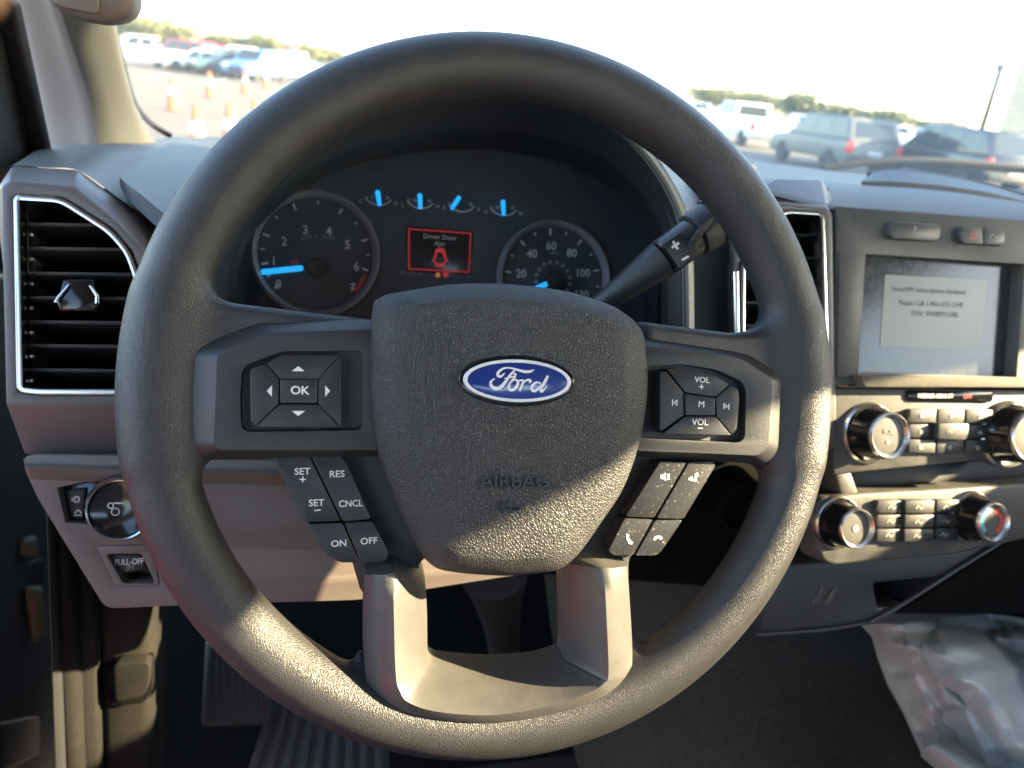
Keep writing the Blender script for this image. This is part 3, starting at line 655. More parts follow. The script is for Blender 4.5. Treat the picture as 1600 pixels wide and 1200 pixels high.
# left end of the top pad
e0 = [(-5, 300), (8, 276), (20, 259), (70, 262), (122, 266), (176, 303), (224, 341), (262, 393), (300, 455)]
h0_ = [-.16, -.145, -.137, -.137, -.137, -.137, -.137, -.137, -.137]
e2 = [(70, 236), (80, 231), (95, 227), (150, 223), (196, 219), (240, 216), (330, 214), (420, 214), (500, 214)]
ra = [DF.w(*DF.at(x, y, h), h) for (x, y), h in zip(e0, h0_)]; rb = [P(x, y, .60) for x, y in e2]
rm = [a*.55+b*.45+np.array([0, 0, .004]) for a, b in zip(ra, rb)]
loft('top_pad', D3([ra, rm, rb]), 'dash_top', dash, closed=False)
# fascia between cluster and centre vents, and the wide panel behind everything
pprism('fascia_panel', DF, [(1072, 318), (1145, 380), (1145, 720), (1072, 720)], -.17, -.125, 'dash_dark', dash, .003)
pprism('fascia_strip', DF, [(1062, 400), (1071, 400), (1073, 520), (1064, 520)], -.14, -.118, 'spoke_trim', dash, .0015)
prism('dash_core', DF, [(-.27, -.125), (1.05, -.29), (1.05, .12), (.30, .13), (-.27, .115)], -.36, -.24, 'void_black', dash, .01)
# right hand top: from the stack edge back to the screen base
ta = [(1180, 290), (1215, 300), (1306, 321), (1400, 327.5), (1500, 335), (1600, 343), (1720, 353)]
tb = [(1195, 278), (1240, 277), (1330, 287), (1420, 292), (1500, 300), (1600, 316), (1720, 334)]
tc_ = [(1180, 252), (1230, 258), (1290, 266), (1360, 273), (1440, 280), (1540, 290), (1660, 304)]
r0 = [DF.w(*DF.at(x, y, -.112), -.112) for x, y in ta]; r1_ = [P(x, y, .30) for x, y in tb]; r2_ = [P(x, y, .62) for x, y in tc_]
loft('top_cover', D3([[p-DF.v*.004+DF.n*.002 for p in r0], r0, r1_]), 'dash_top', dash, closed=False, ang=50)
r1b = [p+np.array([0, .005, -.003]) for p in r1_]
loft('top_rear', D3([r1b, [a*.5+b*.5+np.array([0, 0, -.004]) for a, b in zip(r1b, r2_)], r2_]), 'lit_beige_trim', dash, closed=False)  # paler, tanner colour than the rest of the top stands in for sunlight
tray = [P(*p, .33) for p in [(1362, 276), (1400, 272), (1480, 282), (1560, 300), (1640, 326)]]; tr2 = [P(*p, .30) for p in [(1345, 288), (1400, 289), (1480, 296), (1560, 309), (1640, 332)]]
loft('storage_tray', D3([[p+np.array([0, 0, .004]) for p in tray], [p+np.array([0, 0, .003]) for p in tr2], [p+np.array([0, -.004, -.01]) for p in tr2]]), 'dash_dark', dash, closed=False)
tube('tray_lip', dopen([P(*p, .335) for p in [(1358, 275), (1400, 270), (1480, 279), (1560, 296), (1640, 321)]], 4), .004, 'black_plastic', dash, 10)

# ------------------------------------------------------------------ left air vent
va = thing('air_vent', 'left air vent in a grey housing with chrome trim and black slats', 'air vent', DF.w(*DF.at(110, 460, -.13), -.13))
fo = [(2, 290), (18, 282), (116, 292), (182, 345), (228, 394), (240, 440), (240, 634), (60, 634), (8, 632)]
co_ = [(-8, 300), (20, 259), (123, 266), (224, 341), (262, 393), (276, 440), (276, 710), (60, 710), (38, 709)]
coh = [-.15, -.137, -.137, -.137, -.137, -.137, -.135, -.135, -.135]
op = [(22, 311), (29, 304), (98, 308), (176, 358), (205, 392), (222, 440), (222, 617), (60, 617), (27, 613)]
w3 = lambda pl, h: [DF.w(*DF.at(x, y, hh), hh) for (x, y), hh in zip(pl, h if hasattr(h, '__len__') else [h]*len(pl))]
loft('housing', [w3(co_, [k-.03 for k in coh]), w3(co_, coh), w3(fo, -.115), w3(op, -.115), [DF.w(*p, -.175) for p in DF.px(op, -.115)]], 'vent_housing', va, cap1=False, bev=.0022, ang=30)
opp = DF.px(op, -.115); cop = np.mean(opp, 0)
def inset(pl, d):
    A = np.array(pl); N = len(A); out = []
    ar = sum(A[i-1][0]*A[i][1]-A[i][0]*A[i-1][1] for i in range(N)); sg = 1 if ar > 0 else -1
    for i in range(N):
        t1 = nrm(A[i]-A[i-1]); t2 = nrm(A[(i+1) % N]-A[i]); n1 = np.array([-t1[1], t1[0]])*sg; n2 = np.array([-t2[1], t2[0]])*sg
        m_ = nrm(n1+n2); out.append(tuple(A[i]+m_*d/max(.4, m_@n1)))
    return out
opr = roundpoly(opp, .006, 4)
ringprism('chrome_trim', DF, inset(opr, .0004), inset(opr, .0034), -.125, -.1128, 'chrome', va, .0008)
prism('vent_back', DF, [(-.275, -.02), (-.17, -.02), (-.17, .13), (-.275, .13)], -.18, -.172, 'void_black', va, 0)
ys = [347, 385, 424, 462, 500, 537, 575]
for y in ys:
    xr = np.interp(y, [308, 358, 392, 440, 620], [98, 172, 200, 219, 219]); a0, b0 = DF.at(44, y, -.124); a1, b1 = DF.at(xr, y+2, -.124)
    sec = [(-.124, 0), (-.1245, -.0022), (-.150, -.0070), (-.150, -.0050)]
    loft('slat', [[DF.w(a0, b0+dv, h) for h, dv in sec], [DF.w(a1, b1+dv, h) for h, dv in sec]], 'black_plastic', va, cap0=True, cap1=True, bev=.0005)
tube('slat_link', [DF.w(*DF.at(48, 330, -.128), -.128), DF.w(*DF.at(50, 600, -.128), -.128)], .0012, 'void_black', va, 8)
for y in ys: lathe('link_pin', DF, DF.at(49.5, y+20, -.1265), [(.0011, -.13), (.0011, -.1255), (.0006, -.125)], 'satin_silver', va, 10)
tab = pprism('slat_tab', DF, [(98, 436), (145, 436), (152, 472), (150, 486), (92, 486), (88, 472)], -.128, -.114, 'gloss_black', va, .0015, 3)
for pts in ([(88, 473), (91, 465), (108, 445)], [(152, 474), (152, 462), (140, 446)]):
    tube('chrome_clip', [DF.w(*DF.at(x, y, -.1125), -.1125) for x, y in pts], [.0015, .0010, .0007], 'chrome', tab, 10)

# ------------------------------------------------------------------ centre air vent
vc = thing('air_vent', 'centre air vent half hidden behind the steering wheel beside the screen', 'air vent', DF.w(*DF.at(1230, 450, -.13), -.13))
fo = [(1146, 395), (1205, 322), (1222, 318), (1292, 325), (1300, 336), (1307, 700), (1146, 700)]
co_ = [(1136, 380), (1196, 288), (1212, 279), (1284, 280), (1306, 322), (1311, 712), (1136, 712)]
op = [(1156, 410), (1214, 334), (1228, 327), (1280, 330), (1286, 338), (1296, 640), (1156, 640)]
loft('housing', [w3(co_, -.16), w3(co_, -.135), w3(fo, -.108), w3(op, -.108), [DF.w(*p, -.170) for p in DF.px(op, -.108)]], 'vent_housing', vc, bev=.0018, ang=30)
opr = roundpoly(DF.px(op, -.108), .005, 4)
ringprism('chrome_trim', DF, inset(opr, .0003), inset(opr, .0032), -.14, -.1060, 'chrome', vc, .0008)
tube('chrome_bar', [DF.w(*DF.at(1149, 425, -.104), -.104), DF.w(*DF.at(1153, 640, -.104), -.104)], .0024, 'chrome', vc, 12)
prism('vent_back', DF, [(.17, -.05), (.32, -.05), (.32, .17), (.17, .17)], -.178, -.168, 'void_black', vc, 0)
for y in (362, 398, 434, 470, 506, 542, 578, 612):
    xl = np.interp(y, [334, 410, 640], [1214, 1158, 1158]); a0, b0 = DF.at(xl, y, -.122); a1, b1 = DF.at(1284, y+4, -.122)
    loft('slat', [[DF.w(p, q_+dv, h) for h, dv in ((-.122, 0), (-.1225, -.0022), (-.150, -.0070), (-.150, -.0050))] for p, q_ in ((a0, b0), (a1, b1))], 'black_plastic', vc, cap0=True, cap1=True, bev=.0005)

# ------------------------------------------------------------------ centre control stack
cs = thing('control_panel', 'dusty grey centre control panel with display screen and four round knobs', 'control panel', DF.w(*DF.at(1450, 600, -.12), -.12))
H = -.108
outer = DF.px([(1307, 322), (1700, 352), (1700, 606), (1303, 601)], H); hole = DF.px([(1353, 397), (1601, 413), (1588, 589), (1343, 582)], H)
fas = plate_hole('screen_surround', DF, outer, hole, H-.022, H, 'stack_plastic', cs, .0008)
side = DF.px([(1311, 392), (1351, 397), (1341, 592), (1308, 590)], H+.0015); prism('side_trim', DF, side, H-.004, H+.0015, 'stack_plastic', cs, .0012)
sg = pprism('display', DF, [(1340, 390), (1606, 408), (1596, 596), (1338, 590)], H-.024, H-.012, 'screen_glass', cs, 0)
lcd = pprism('lit_message', DF, [(1383, 429), (1543, 438), (1532, 546), (1375, 541)], H-.0122, H-.0116, 'screen_lcd', sg, 0)
def lt(s, x, y, size, par=lcd, h=H-.0115, m='screen_text', fr=DF, **k): return text('lettering', s, fr, fr.at(x, y, h), size, h, m, par, **k)
lt('SiriusXM Subscription Updated', 1452, 454, .0062, sx=.92); lt('Please Call 1-866-635-2349', 1455, 475, .0062, sx=.92); lt('ESN: VWB9XG8R', 1461, 491, .0062)
led = pprism('dusty_ledge', DF, [(1344, 586), (1700, 592), (1700, 606), (1352, 605)], H-.012, H+.010, 'ledge_dust', cs, .0015)
b1 = pprism('push_button', DF, [(1398, 345), (1466, 350), (1470, 356), (1469, 371), (1463, 377), (1396, 373), (1391, 367), (1392, 350)], H-.002, H+.0045, 'stack_plastic', cs, .001)
lt('P', 1430, 359, .0075, b1, H+.0046, 'dim_print')
b2 = pprism('push_button', DF, [(1507, 353), (1536, 355), (1537, 382), (1506, 380), (1501, 374), (1501, 359)], H-.002, H+.0045, 'stack_plastic', cs, .001)
b3 = pprism('push_button', DF, [(1537.5, 355), (1566, 358), (1571, 363), (1570, 378), (1565, 384), (1538, 382)], H-.002, H+.0045, 'stack_plastic', cs, .001)
def tri3(x, y, r): return [(x, y-r), (x+r*.95, y+r*.75), (x-r*.95, y+r*.75)]
tp = lambda x, y, r: DF.px(tri3(x, y, r), H+.0046)
ringprism('hazard_symbol', DF, tp(1520, 368, 7), tp(1520, 368, 4), H+.004, H+.0048, 'red_print', b2, 0)
mk('symbol', *strokev([(*DF.at(x, y, H+.0046), .0012) for x, y in ((1546, 372), (1551, 366), (1556, 371), (1561, 366))], H+.0045, DF), 'dim_print', b3)
lower = pprism('audio_panel', DF, [(1303, 606), (1700, 610), (1700, 706), (1560, 716), (1440, 728), (1303, 742)], H-.02, H-.001, 'stack_plastic', cs, .002)
ind = pprism('indicator_strip', DF, [(1420, 610), (1550, 612), (1553, 616), (1552, 626), (1548, 629), (1424, 627), (1418, 620)], H-.001, H+.0012, 'gloss_black', cs, .0006)
lt('PASSENGER AIRBAG OFF', 1462, 619, .0050, ind, H+.0014, 'white_print', sx=.62); lt('OFF', 1512, 620, .005, ind, H+.0014, 'red_print')
def knob(cx, cy, rpx, label=None, skirt=None):
    c = DF.at(cx, cy, H+.022); r = abs(DF.at(cx+rpx, cy, H+.022)[0]-c[0])
    k = lathe('knob', DF, c, [(r*1.22, H-.004), (r*1.20, H+.003), (r*1.07, H+.006), (r*1.03, H+.018), (r*.99, H+.0205), (r*.8, H+.0175), (r*.5, H+.014)], 'gloss_black', cs, 56, ang=40)
    lathe('knob_base', DF, c, [(r*1.36, H-.006), (r*1.36, H+.001), (r*1.28, H+.003), (r*1.2, H+.001)], 'satin_silver', k, 56, ring=True)
    lathe('knob_rim', DF, c, [(r*.99, H+.0203), (r*.985, H+.0225), (r*.93, H+.0238), (r*.80, H+.0215), (r*.77, H+.019)], 'satin_silver', k, 56, ring=True)
    lathe('knob_face', DF, c, [(r*.79, H+.0185), (r*.77, H+.0205), (r*.70, H+.0208), (0, H+.0202)], 'stack_plastic', k, 48)
    return k, c, r
k1, c, r = knob(1390, 681, 31); text('lettering', 'VOL', DF, (c[0], c[1]+.003), .005, H+.0209, 'dim_print', k1); lathe('symbol', DF, (c[0], c[1]-.005), [(.0018, H+.0202), (.0018, H+.0209)], 'dim_print', k1, 14)
k2, c, r = knob(1612, 683, 32)
k3, c, r = knob(1339, 826, 27); lathe('symbol', DF, (c[0], c[1]), [(.003, H+.0202), (.003, H+.0209)], 'dim_print', k3, 8)
k4, c, r = knob(1552, 816, 25)
for a0, a1, m in ((100, 230, 'needle_blue2'), (-60, 75, 'red_print')):
    if m not in MAT: mat(m, (.10, .33, .42), .5)
    pts = [(c[0]+r*.60*math.cos(R(a)), c[1]+r*.60*math.sin(R(a)), .0038) for a in np.linspace(a0, a1, 10)]
    mk('temperature_arc', *strokev(pts, H+.0206, DF), m, k4)
def grid(x0, y0, x1, y1, nx, ny, skip=(), sl=0, bev=.001, g=1.2, hh=.004):
    out = []
    for j in range(ny):
        for i in range(nx):
            if (i, j) in skip: continue
            xa, xb = x0+(x1-x0)*i/nx+g, x0+(x1-x0)*(i+1)/nx-g; ya, yb = y0+(y1-y0)*j/ny+g, y0+(y1-y0)*(j+1)/ny-g
            s = lambda x: sl*(x-x0)
            out.append(pprism('panel_button', DF, [(xa-(ya-y0)*.03, ya+s(xa)), (xb-(ya-y0)*.03, ya+s(xb)), (xb-(yb-y0)*.03, yb+s(xb)), (xa-(yb-y0)*.03, yb+s(xa))], H-.003, H+hh, 'button_plastic', cs, bev))
    return out
gb = grid(1421, 638, 1553, 709, 3, 3, {(1, 1)}, .008)
for b, (x, y) in zip(gb, [(1441, 650), (1487, 650), (1532, 651), (1440, 675), (1532, 676), (1439, 699), (1484, 699), (1528, 700)]):
    flat('symbol', DF, DF.px([(x-3, y-3), (x+3, y-3), (x+3, y+3), (x-3, y+3)], H+.0041), H+.0041, 'dim_print', b)
mb_ = pprism('menu_button', DF, [(1467, 661), (1515, 662), (1514, 688), (1466, 687)], H-.003, H+.0095, 'button_plastic', cs, .0014); lt('MENU', 1491, 675, .0048, mb_, H+.0097, 'dim_print')
# recess with shadow between the two panels, then the climate panel
pprism('storage_slot', DF, [(1300, 738), (1440, 724), (1700, 702), (1700, 756), (1470, 770), (1290, 784)], H-.06, H-.030, 'black_plastic', cs, .003)
pprism('slot_wing', DF, [(1304, 732), (1330, 735), (1345, 776), (1318, 784)], H-.03, H-.004, 'stack_plastic', cs, .003)
cl = pprism('climate_panel', DF, [(1264, 800), (1285, 778), (1345, 770), (1470, 764), (1700, 748), (1700, 822), (1570, 850), (1480, 868), (1300, 884), (1284, 876)], H-.03, H-.001, 'stack_plastic', cs, .003, 3, .006)
gb = grid(1371, 781, 1412, 848, 1, 3, (), 0); gb += grid(1414, 781, 1462, 848, 1, 3, (), 0, hh=.007); gb += grid(1463, 780, 1500, 846, 1, 3, (), 0)
for b, (x, y, h) in zip(gb, [(1394, 793, .004), (1392, 815, .004), (1390, 837, .004), (1437, 793, .007), (1436, 816, .007), (1434, 838, .007), (1480, 793, .004), (1478, 815, .004), (1476, 836, .004)]):
    mk('symbol', *strokev([(*DF.at(x+a, y+q, H+h), .0011) for a, q in ((-6, 2), (-2, -3), (2, 2), (6, -2))], H+h, DF), 'dim_print', b)
# lower dash below the stack
ld = thing('lower_dash', 'dark lower dash shelf below the climate knobs with small pocket', 'lower dash panel', DF.w(*DF.at(1400, 930, -.12), -.12))
plate_hole('shelf_front', DF, DF.px([(1190, 885), (1290, 878), (1480, 866), (1700, 822), (1700, 948), (1195, 992)], -.150), DF.px([(1366, 912), (1470, 902), (1418, 945), (1372, 950)], -.150), -.19, -.150, 'dash_dark', ld, .003)
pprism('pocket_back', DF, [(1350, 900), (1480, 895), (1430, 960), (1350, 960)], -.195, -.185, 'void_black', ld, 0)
pprism('pocket_card', DF, [(1376, 934), (1412, 932), (1408, 946), (1374, 948)], -.185, -.178, 'stack_plastic', ld, .001)
for x in (1277, 1296):
    oq = [(x-6, 938), (x+5, 920), (x+12, 919), (x+2, 942), (x-8, 946)]
    qq = DF.px(oq, -.1485); ringprism('slot_mark', DF, qq, inset(qq, .0022), -.151, -.1485, 'stack_plastic', ld, .0004)
tube('seam_edge', [DF.w(*DF.at(x, y, -.146), -.146) for x, y in ((1640, 800), (1560, 850), (1490, 893), (1420, 938), (1360, 972))], .0016, 'spoke_trim', ld, 8)
tube('shelf_edge', [DF.w(*DF.at(x, y, -.148), -.148) for x, y in ((1180, 992), (1290, 984), (1370, 970))], .0016, 'dash_dark', ld, 8)
pprism('side_cheek', DF, [(1570, 850), (1720, 800), (1720, 960), (1400, 960)], -.17, -.147, 'void_black', ld, .002)

# ------------------------------------------------------------------ knee panel with light switch and brake release
kp = thing('knee_panel', 'mauve lower dash panel under the left vent with light switch cutout', 'trim panel', DF.w(*DF.at(200, 850, -.13), -.13))
KP = [(38, 712), (60, 710), (190, 712), (320, 716), (560, 725), (760, 760), (900, 790), (900, 885), (865, 889), (560, 937), (280, 946), (165, 951), (60, 780), (38, 732)]
kh = [-.122]*len(KP)
ho = DF.px([(89, 762), (130, 753), (240, 748), (240, 822), (160, 822), (102, 816)], -.122)
hb = roundpoly(DF.px([(149, 853), (240, 850), (250, 915), (184, 917), (176, 908)], -.122), .003)
# two openings: tessellate with both
oq = DF.px(KP, -.122); oq = roundpoly(oq, .006, 3)
def plate2(name, fr, outer, holes, h0, h1, m, parent, bev=.001):
    allp = list(outer); st_ = []
    for hh in holes: st_.append(len(allp)); allp += list(hh)
    tri = tessellate_polygon([[Vector((*p, 0)) for p in outer]]+[[Vector((*p, 0)) for p in hh] for hh in holes]); N = len(allp)
    v = [fr.w(a, b, h1) for a, b in allp]+[fr.w(a, b, h0) for a, b in allp]; f = [list(t) for t in tri]; no = len(outer)
    f += [[i, (i+1) % no, N+(i+1) % no, N+i] for i in range(no)]
    for s_, hh in zip(st_, holes):
        k = len(hh); f += [[s_+i, s_+(i+1) % k, N+s_+(i+1) % k, N+s_+i] for i in range(k)]
    return mk(name, v, f, m, parent, bev, 2)
plate2('panel', DF, oq, [ho, hb], -.150, -.122, 'mauve_trim', kp, .0015)
brow = [DF.w(*DF.at(x, y, h), h) for x, y, h in ((36, 716, -.135), (60, 716, -.135), (190, 718, -.135), (340, 724, -.135), (560, 730, -.135))]
br2 = [DF.w(*DF.at(x, y, h), h) for x, y, h in ((38, 728, -.115), (60, 731, -.113), (190, 735, -.113), (340, 738, -.113), (560, 742, -.113))]
br3 = [DF.w(*DF.at(x, y, h), h) for x, y, h in ((44, 746, -.121), (66, 750, -.121), (190, 752, -.121), (340, 756, -.121), (560, 762, -.121))]
loft('upper_brow', D3([brow, br2, br3]), 'mauve_trim', kp, closed=False, ang=70)
sw = thing('light_switch', 'round black headlight dial with chrome ring left of the wheel', 'light switch', DF.w(*DF.at(180, 795, -.13), -.13))
prism('switch_plate', DF, inset(ho, -.002), -.150, -.132, 'gloss_black', sw, .001)
kb = pprism('fog_button', DF, [(103, 767), (134, 762), (128, 812), (110, 810)], -.133, -.129, 'black_plastic', sw, .001)
mk('symbol', *join([strokev([(*DF.at(x, y, -.129), .0009) for x, y in p], -.129, DF) for p in (((113, 777), (113, 783)), ((117, 776), (123, 777), (123, 783), (117, 784), (117, 776)), ((117, 802), (122, 797), (128, 802)), ((116, 805), (128, 805)))]), 'grey_print', kb)
c = DF.at(186, 797, -.108); rr = .0185
lathe('dial', DF, c, [(rr*1.15, -.133), (rr*1.1, -.118), (rr*1.02, -.110), (rr*.93, -.108), (rr*.9, -.110), (rr*.86, -.1105), (0, -.1100)], 'gloss_black', sw, 56, ang=40)
lathe('dial_ring', DF, c, [(rr*1.07, -.1165), (rr*1.09, -.112), (rr*1.0, -.1078), (rr*.95, -.1082)], 'chrome', sw, 56, ring=True)
pd = DF.at(180, 800, -.109)
mk('symbol', *join([strokev([(pd[0]+.0022*math.cos(a), pd[1]+.0022*math.sin(a), .0005) for a in np.linspace(0, 6.28, 9)], -.1098, DF), strokev([(*DF.at(x, y, -.1098), .0008) for x, y in ((178, 786), (190, 786), (194, 787))], -.1098, DF), strokev([(DF.at(173, 790, -.1098)[0]+.0016*math.cos(a), DF.at(173, 790, -.1098)[1]+.0016*math.sin(a), .0006) for a in np.linspace(0, 6.28, 9)], -.1098, DF)]), 'grey_print', sw)
br = thing('brake_release', 'small black pull handle in a mauve recess of the knee panel', 'brake release', DF.w(*DF.at(200, 885, -.13), -.13))
plate_hole('recess_frame', DF, inset(hb, .0003), roundpoly(DF.px([(166, 866), (221, 865), (243, 912), (192, 912)], -.1215), .002), -.148, -.1215, 'mauve_trim', br, .001)
prism('recess_back', DF, inset(hb, -.001), -.152, -.146, 'mauve_trim', br, 0)
hd = pprism('pull_handle', DF, [(171, 867), (219, 866), (229, 890), (184, 897)], -.146, -.126, 'black_plastic', br, .0015)
text('lettering', 'PULL-OFF', DF, DF.at(202, 878, -.126), .0055, -.1259, 'white_print', hd, sx=.72); text('lettering', '(P)', DF, DF.at(203, 887, -.126), .0045, -.1259, 'dim_print', hd)

# ------------------------------------------------------------------ door opening, kick panel, pedals
kf = yfr(.20)
kick = thing('kick_panel', 'dusty dark kick panel and sill trim at the foot of the door opening', 'kick panel', P(170, 1000, .22))
def strip(name, top, bot, y0, y1, m, par, bev=.004, yt=.16, yb=.20):
    """vertical strip: photo x range at the top and the bottom edge"""
    (xa, xb, yy0), (xc, xd, yy1) = top, bot
    q = [P(xa, yy0, y0), P(xb, yy0, y0+.005), P(xd, yy1, y0+.005), P(xc, yy1, y0)]
    v = q+[p+np.array([-.0, y1-y0, 0]) for p in q]
    f = [[0, 1, 2, 3], [4, 5, 6, 7], [0, 1, 5, 4], [1, 2, 6, 5], [2, 3, 7, 6], [3, 0, 4, 7]]; return mk(name, v, f, m, par, bev, 3)
strip('door_seal', (70, 84, 780), (88, 104, 1290), .150, .19, 'rubber', kick, .004)
strip('sill_trim', (80, 112, 780), (102, 132, 1290), .158, .24, 'kick_plastic', kick, .006)
strip('sill_step', (108, 146, 800), (130, 158, 1290), .172, .26, 'kick_plastic', kick, .004)
strip('kick_board', (143, 240, 850), (159, 236, 1290), .186, .28, 'kick_plastic', kick, .01)
hr = thing('hood_release', 'dark rounded bonnet release lever set in the kick panel', 'release lever', P(205, 1070, .18))
kf2 = yfr(.184); kq = kf2.px([(163, 1038), (238, 1030), (240, 1075), (226, 1095), (170, 1102)], 0)
prism('lever_recess', kf2, kq, -.01, .0035, 'void_black', hr, .002)
prism('lever_paddle', kf2, roundpoly(kf2.px([(176, 1036), (236, 1032), (234, 1070), (222, 1088), (180, 1096)], .008), .006), -.002, .010, 'kick_plastic', hr, .004, 3)
# open door seen past the edge of the dash
dr = thing('open_door', 'dark inner side of the open driver door at the far left', 'door', P(30, 900, .34))
def quadslab(name, pts, d, m, par, bev=.006):
    q = [np.array(p) for p in pts]; n = nrm(np.cross(q[1]-q[0], q[3]-q[0]))*d; v = q+[p+n for p in q]
    return mk(name, v, [[0, 1, 2, 3], [4, 5, 6, 7], [0, 1, 5, 4], [1, 2, 6, 5], [2, 3, 7, 6], [3, 0, 4, 7]], m, par, bev, 3)
quadslab('door_panel', [P(-160, 420, .20), P(74, 430, .40), P(94, 1300, .40), P(-160, 1300, .20)], .05, 'dash_dark', dr)
dz_ = [np.array([-.60, .36, 0]), np.array([-1.38, .06, 0])]
quadslab('door_shell', [dz_[1]+[0, 0, 1.12], dz_[0]+[0, 0, 1.12], dz_[0]+[0, 0, .58], dz_[1]+[0, 0, .58]], .06, 'paint_red', dr, .02)
quadslab('arm_panel', [dz_[1]+[0, -.012, 1.56], dz_[0]+[0, -.012, 1.56], dz_[0]+[0, -.012, 1.124], dz_[1]+[0, -.012, 1.124]], .06, 'dash_dark', dr, .02)
quadslab('window_frame', [P(-120, -40, .20), P(18, -10, .30), P(68, 240, .38), P(34, 460, .38)], .04, 'black_plastic', dr)
quadslab('seal_strip', [P(16, 2, .27), P(36, 6, .28), P(86, 244, .36), P(72, 250, .355)], .02, 'rubber', dr, .003)
quadslab('hinge_arm', [P(20, 884, .33), P(72, 872, .37), P(72, 915, .37), P(20, 925, .33)], .02, 'black_plastic', dr, .004)
quadslab('check_strap', [P(-20, 912, .30), P(30, 902, .34), P(30, 912, .34), P(-20, 922, .30)], .01, 'hinge_metal', dr, .002)
quadslab('speaker_grille', [P(2, 1130, .215), P(64, 1118, .33), P(64, 1180, .33), P(2, 1210, .215)], .012, 'black_plastic', dr, .004)
quadslab('body_jamb', [P(40, 846, .33), P(62, 838, .345), P(64, 872, .345), P(38, 870, .33)], .01, 'jamb_tan', dr, .004)
quadslab('hinge_plate', [P(46, 920, .33), P(70, 918, .345), P(74, 985, .345), P(58, 1008, .34)], .01, 'jamb_tan', dr, .004)
pdl = thing('brake_pedal', 'wide ribbed grey brake pedal in the dark footwell', 'pedal', P(360, 1090, .33))
def pedal(par, pts, Y, tilt=.05):
    q = [P(x, y, Y+(tilt if k in (0, 1) else 0)) for k, (x, y) in enumerate(pts)]
    n = nrm(np.cross(q[1]-q[0], q[3]-q[0])); n = n if n[1] < 0 else -n
    v = q+[p-n*.02 for p in q]; mk('pedal_pad', v, [[0, 1, 2, 3], [4, 5, 6, 7], [0, 1, 5, 4], [1, 2, 6, 5], [2, 3, 7, 6], [3, 0, 4, 7]], 'pedal_grey', par, .005, 3)
    for k in range(9):
        t0 = (k+.3)/9.2; a = q[0]*(1-t0)+q[1]*t0; b = q[3]*(1-t0)+q[2]*t0; dd = (q[1]-q[0])*.045
        a, b = a*.95+b*.05, a*.05+b*.95; vv = [a+n*.004, a+dd+n*.004, b+dd+n*.004, b+n*.004]; vv += [p-n*.006 for p in vv]
        mk('pedal_rib', vv, [[0, 1, 2, 3], [4, 5, 6, 7], [0, 1, 5, 4], [1, 2, 6, 5], [2, 3, 7, 6], [3, 0, 4, 7]], 'pedal_grey', par, .001, 1)
    return q
pedal(pdl, [(322, 1000), (425, 1010), (425, 1134), (315, 1138)], .30); tube('pedal_arm', [P(380, 1020, .36), P(400, 900, .42), P(410, 820, .44)], .010, 'black_plastic', pdl)
pd2 = thing('floor_mat', 'grooved dark rubber mat lying under the wheel', 'mat', P(500, 1150, .32))
MF = Fr(P(490, 1140, .30), [1, 0, 0], [0, .8, .6], [0, -.6, .8])
mq = MF.px([(425, 1090), (600, 1110), (620, 1290), (360, 1290)]); prism('mat_sheet', MF, mq, -.008, 0, 'pedal_grey', pd2, .002)
for k in range(9):
    t0 = k/9; a = np.array(mq[0])*(1-t0)+np.array(mq[1])*t0; b = np.array(mq[3])*(1-t0)+np.array(mq[2])*t0
    prism('mat_rib', MF, [tuple(a), tuple(a+[.008, 0]), tuple(b+[.010, 0]), tuple(b)], -.001, .004, 'pedal_grey', pd2, .001)
# carpeted tunnel and plastic bag
tun = thing('tunnel_carpet', 'dark carpet over the floor hump right of the pedals', 'carpet', (.42, .2, FLOOR))
sec = [(.235, -.66), (.265, -.53), (.31, -.44), (.39, -.40), (.52, -.39), (.66, -.41), (.75, -.48), (.82, -.66)]
secd = dopen(sec, 4); ylist = [-.6, -.2, .1, .28, .38, .48, .60]; dz = [-.10, -.06, -.02, 0, .03, .10, .20]
loft('carpet', [[HUB+np.array([a, y, b+d]) for a, b in secd] for y, d in zip(ylist, dz)], 'carpet', tun, closed=False)
Lx = lambda y: np.interp(y, [940, 972, 985, 1010, 1035, 1075, 1120, 1165, 1240], [1425, 1388, 1385, 1398, 1420, 1432, 1450, 1476, 1512])
Ty = lambda x: np.interp(x, [1385, 1410, 1435, 1480, 1530, 1570, 1620, 1720], [978, 955, 946, 948, 956, 972, 990, 1004])
bv, bf = [], []; NS, NT = 74, 66; tri_ = lambda q: 2*np.abs((q % 1)-.5)
for j in range(NT):
    for i in range(NS):
        s0, t0 = i/(NS-1), j/(NT-1); x = 1385+s0*315; yt = Ty(x); y = yt+t0*(1245-yt); xl = Lx(y); x = xl+(x-1385)*(1700-xl)/315
        c = (y-975)-.52*(x-1385)+14*math.sin(x/47)+10*math.sin(y/31+x/90); d_ = .8*(y-975)+(x-1385)*.9
        e = min(1, s0*9)*min(1, t0*12+.15)
        Y = .15-(y-950)/300*.15-.075*math.sqrt(max(0, min(1, s0*4)))*math.sqrt(min(1, t0*5))-e*.75*(.026*math.sin(c/26+math.sin(d_/70))+.013*tri_(c/62+.4*math.sin(d_/80))+.008*tri_(d_/110+c/90)+.0035*tri_(c/29-d_/140+.3*math.sin(d_/33)))
        bv.append(P(x, y, Y))
nb = len(bv); bv += [p+np.array([.01, .06, -.02]) for p in bv]
for j in range(NT-1):
    for i in range(NS-1):
        a = j*NS+i; bf.append([a, a+1, a+NS+1, a+NS]); bf.append([nb+a, nb+a+NS, nb+a+NS+1, nb+a+1])
edge = [i for i in range(NS)]+[j*NS+NS-1 for j in range(1, NT)]+[(NT-1)*NS+i for i in range(NS-2, -1, -1)]+[j*NS for j in range(NT-2, 0, -1)]
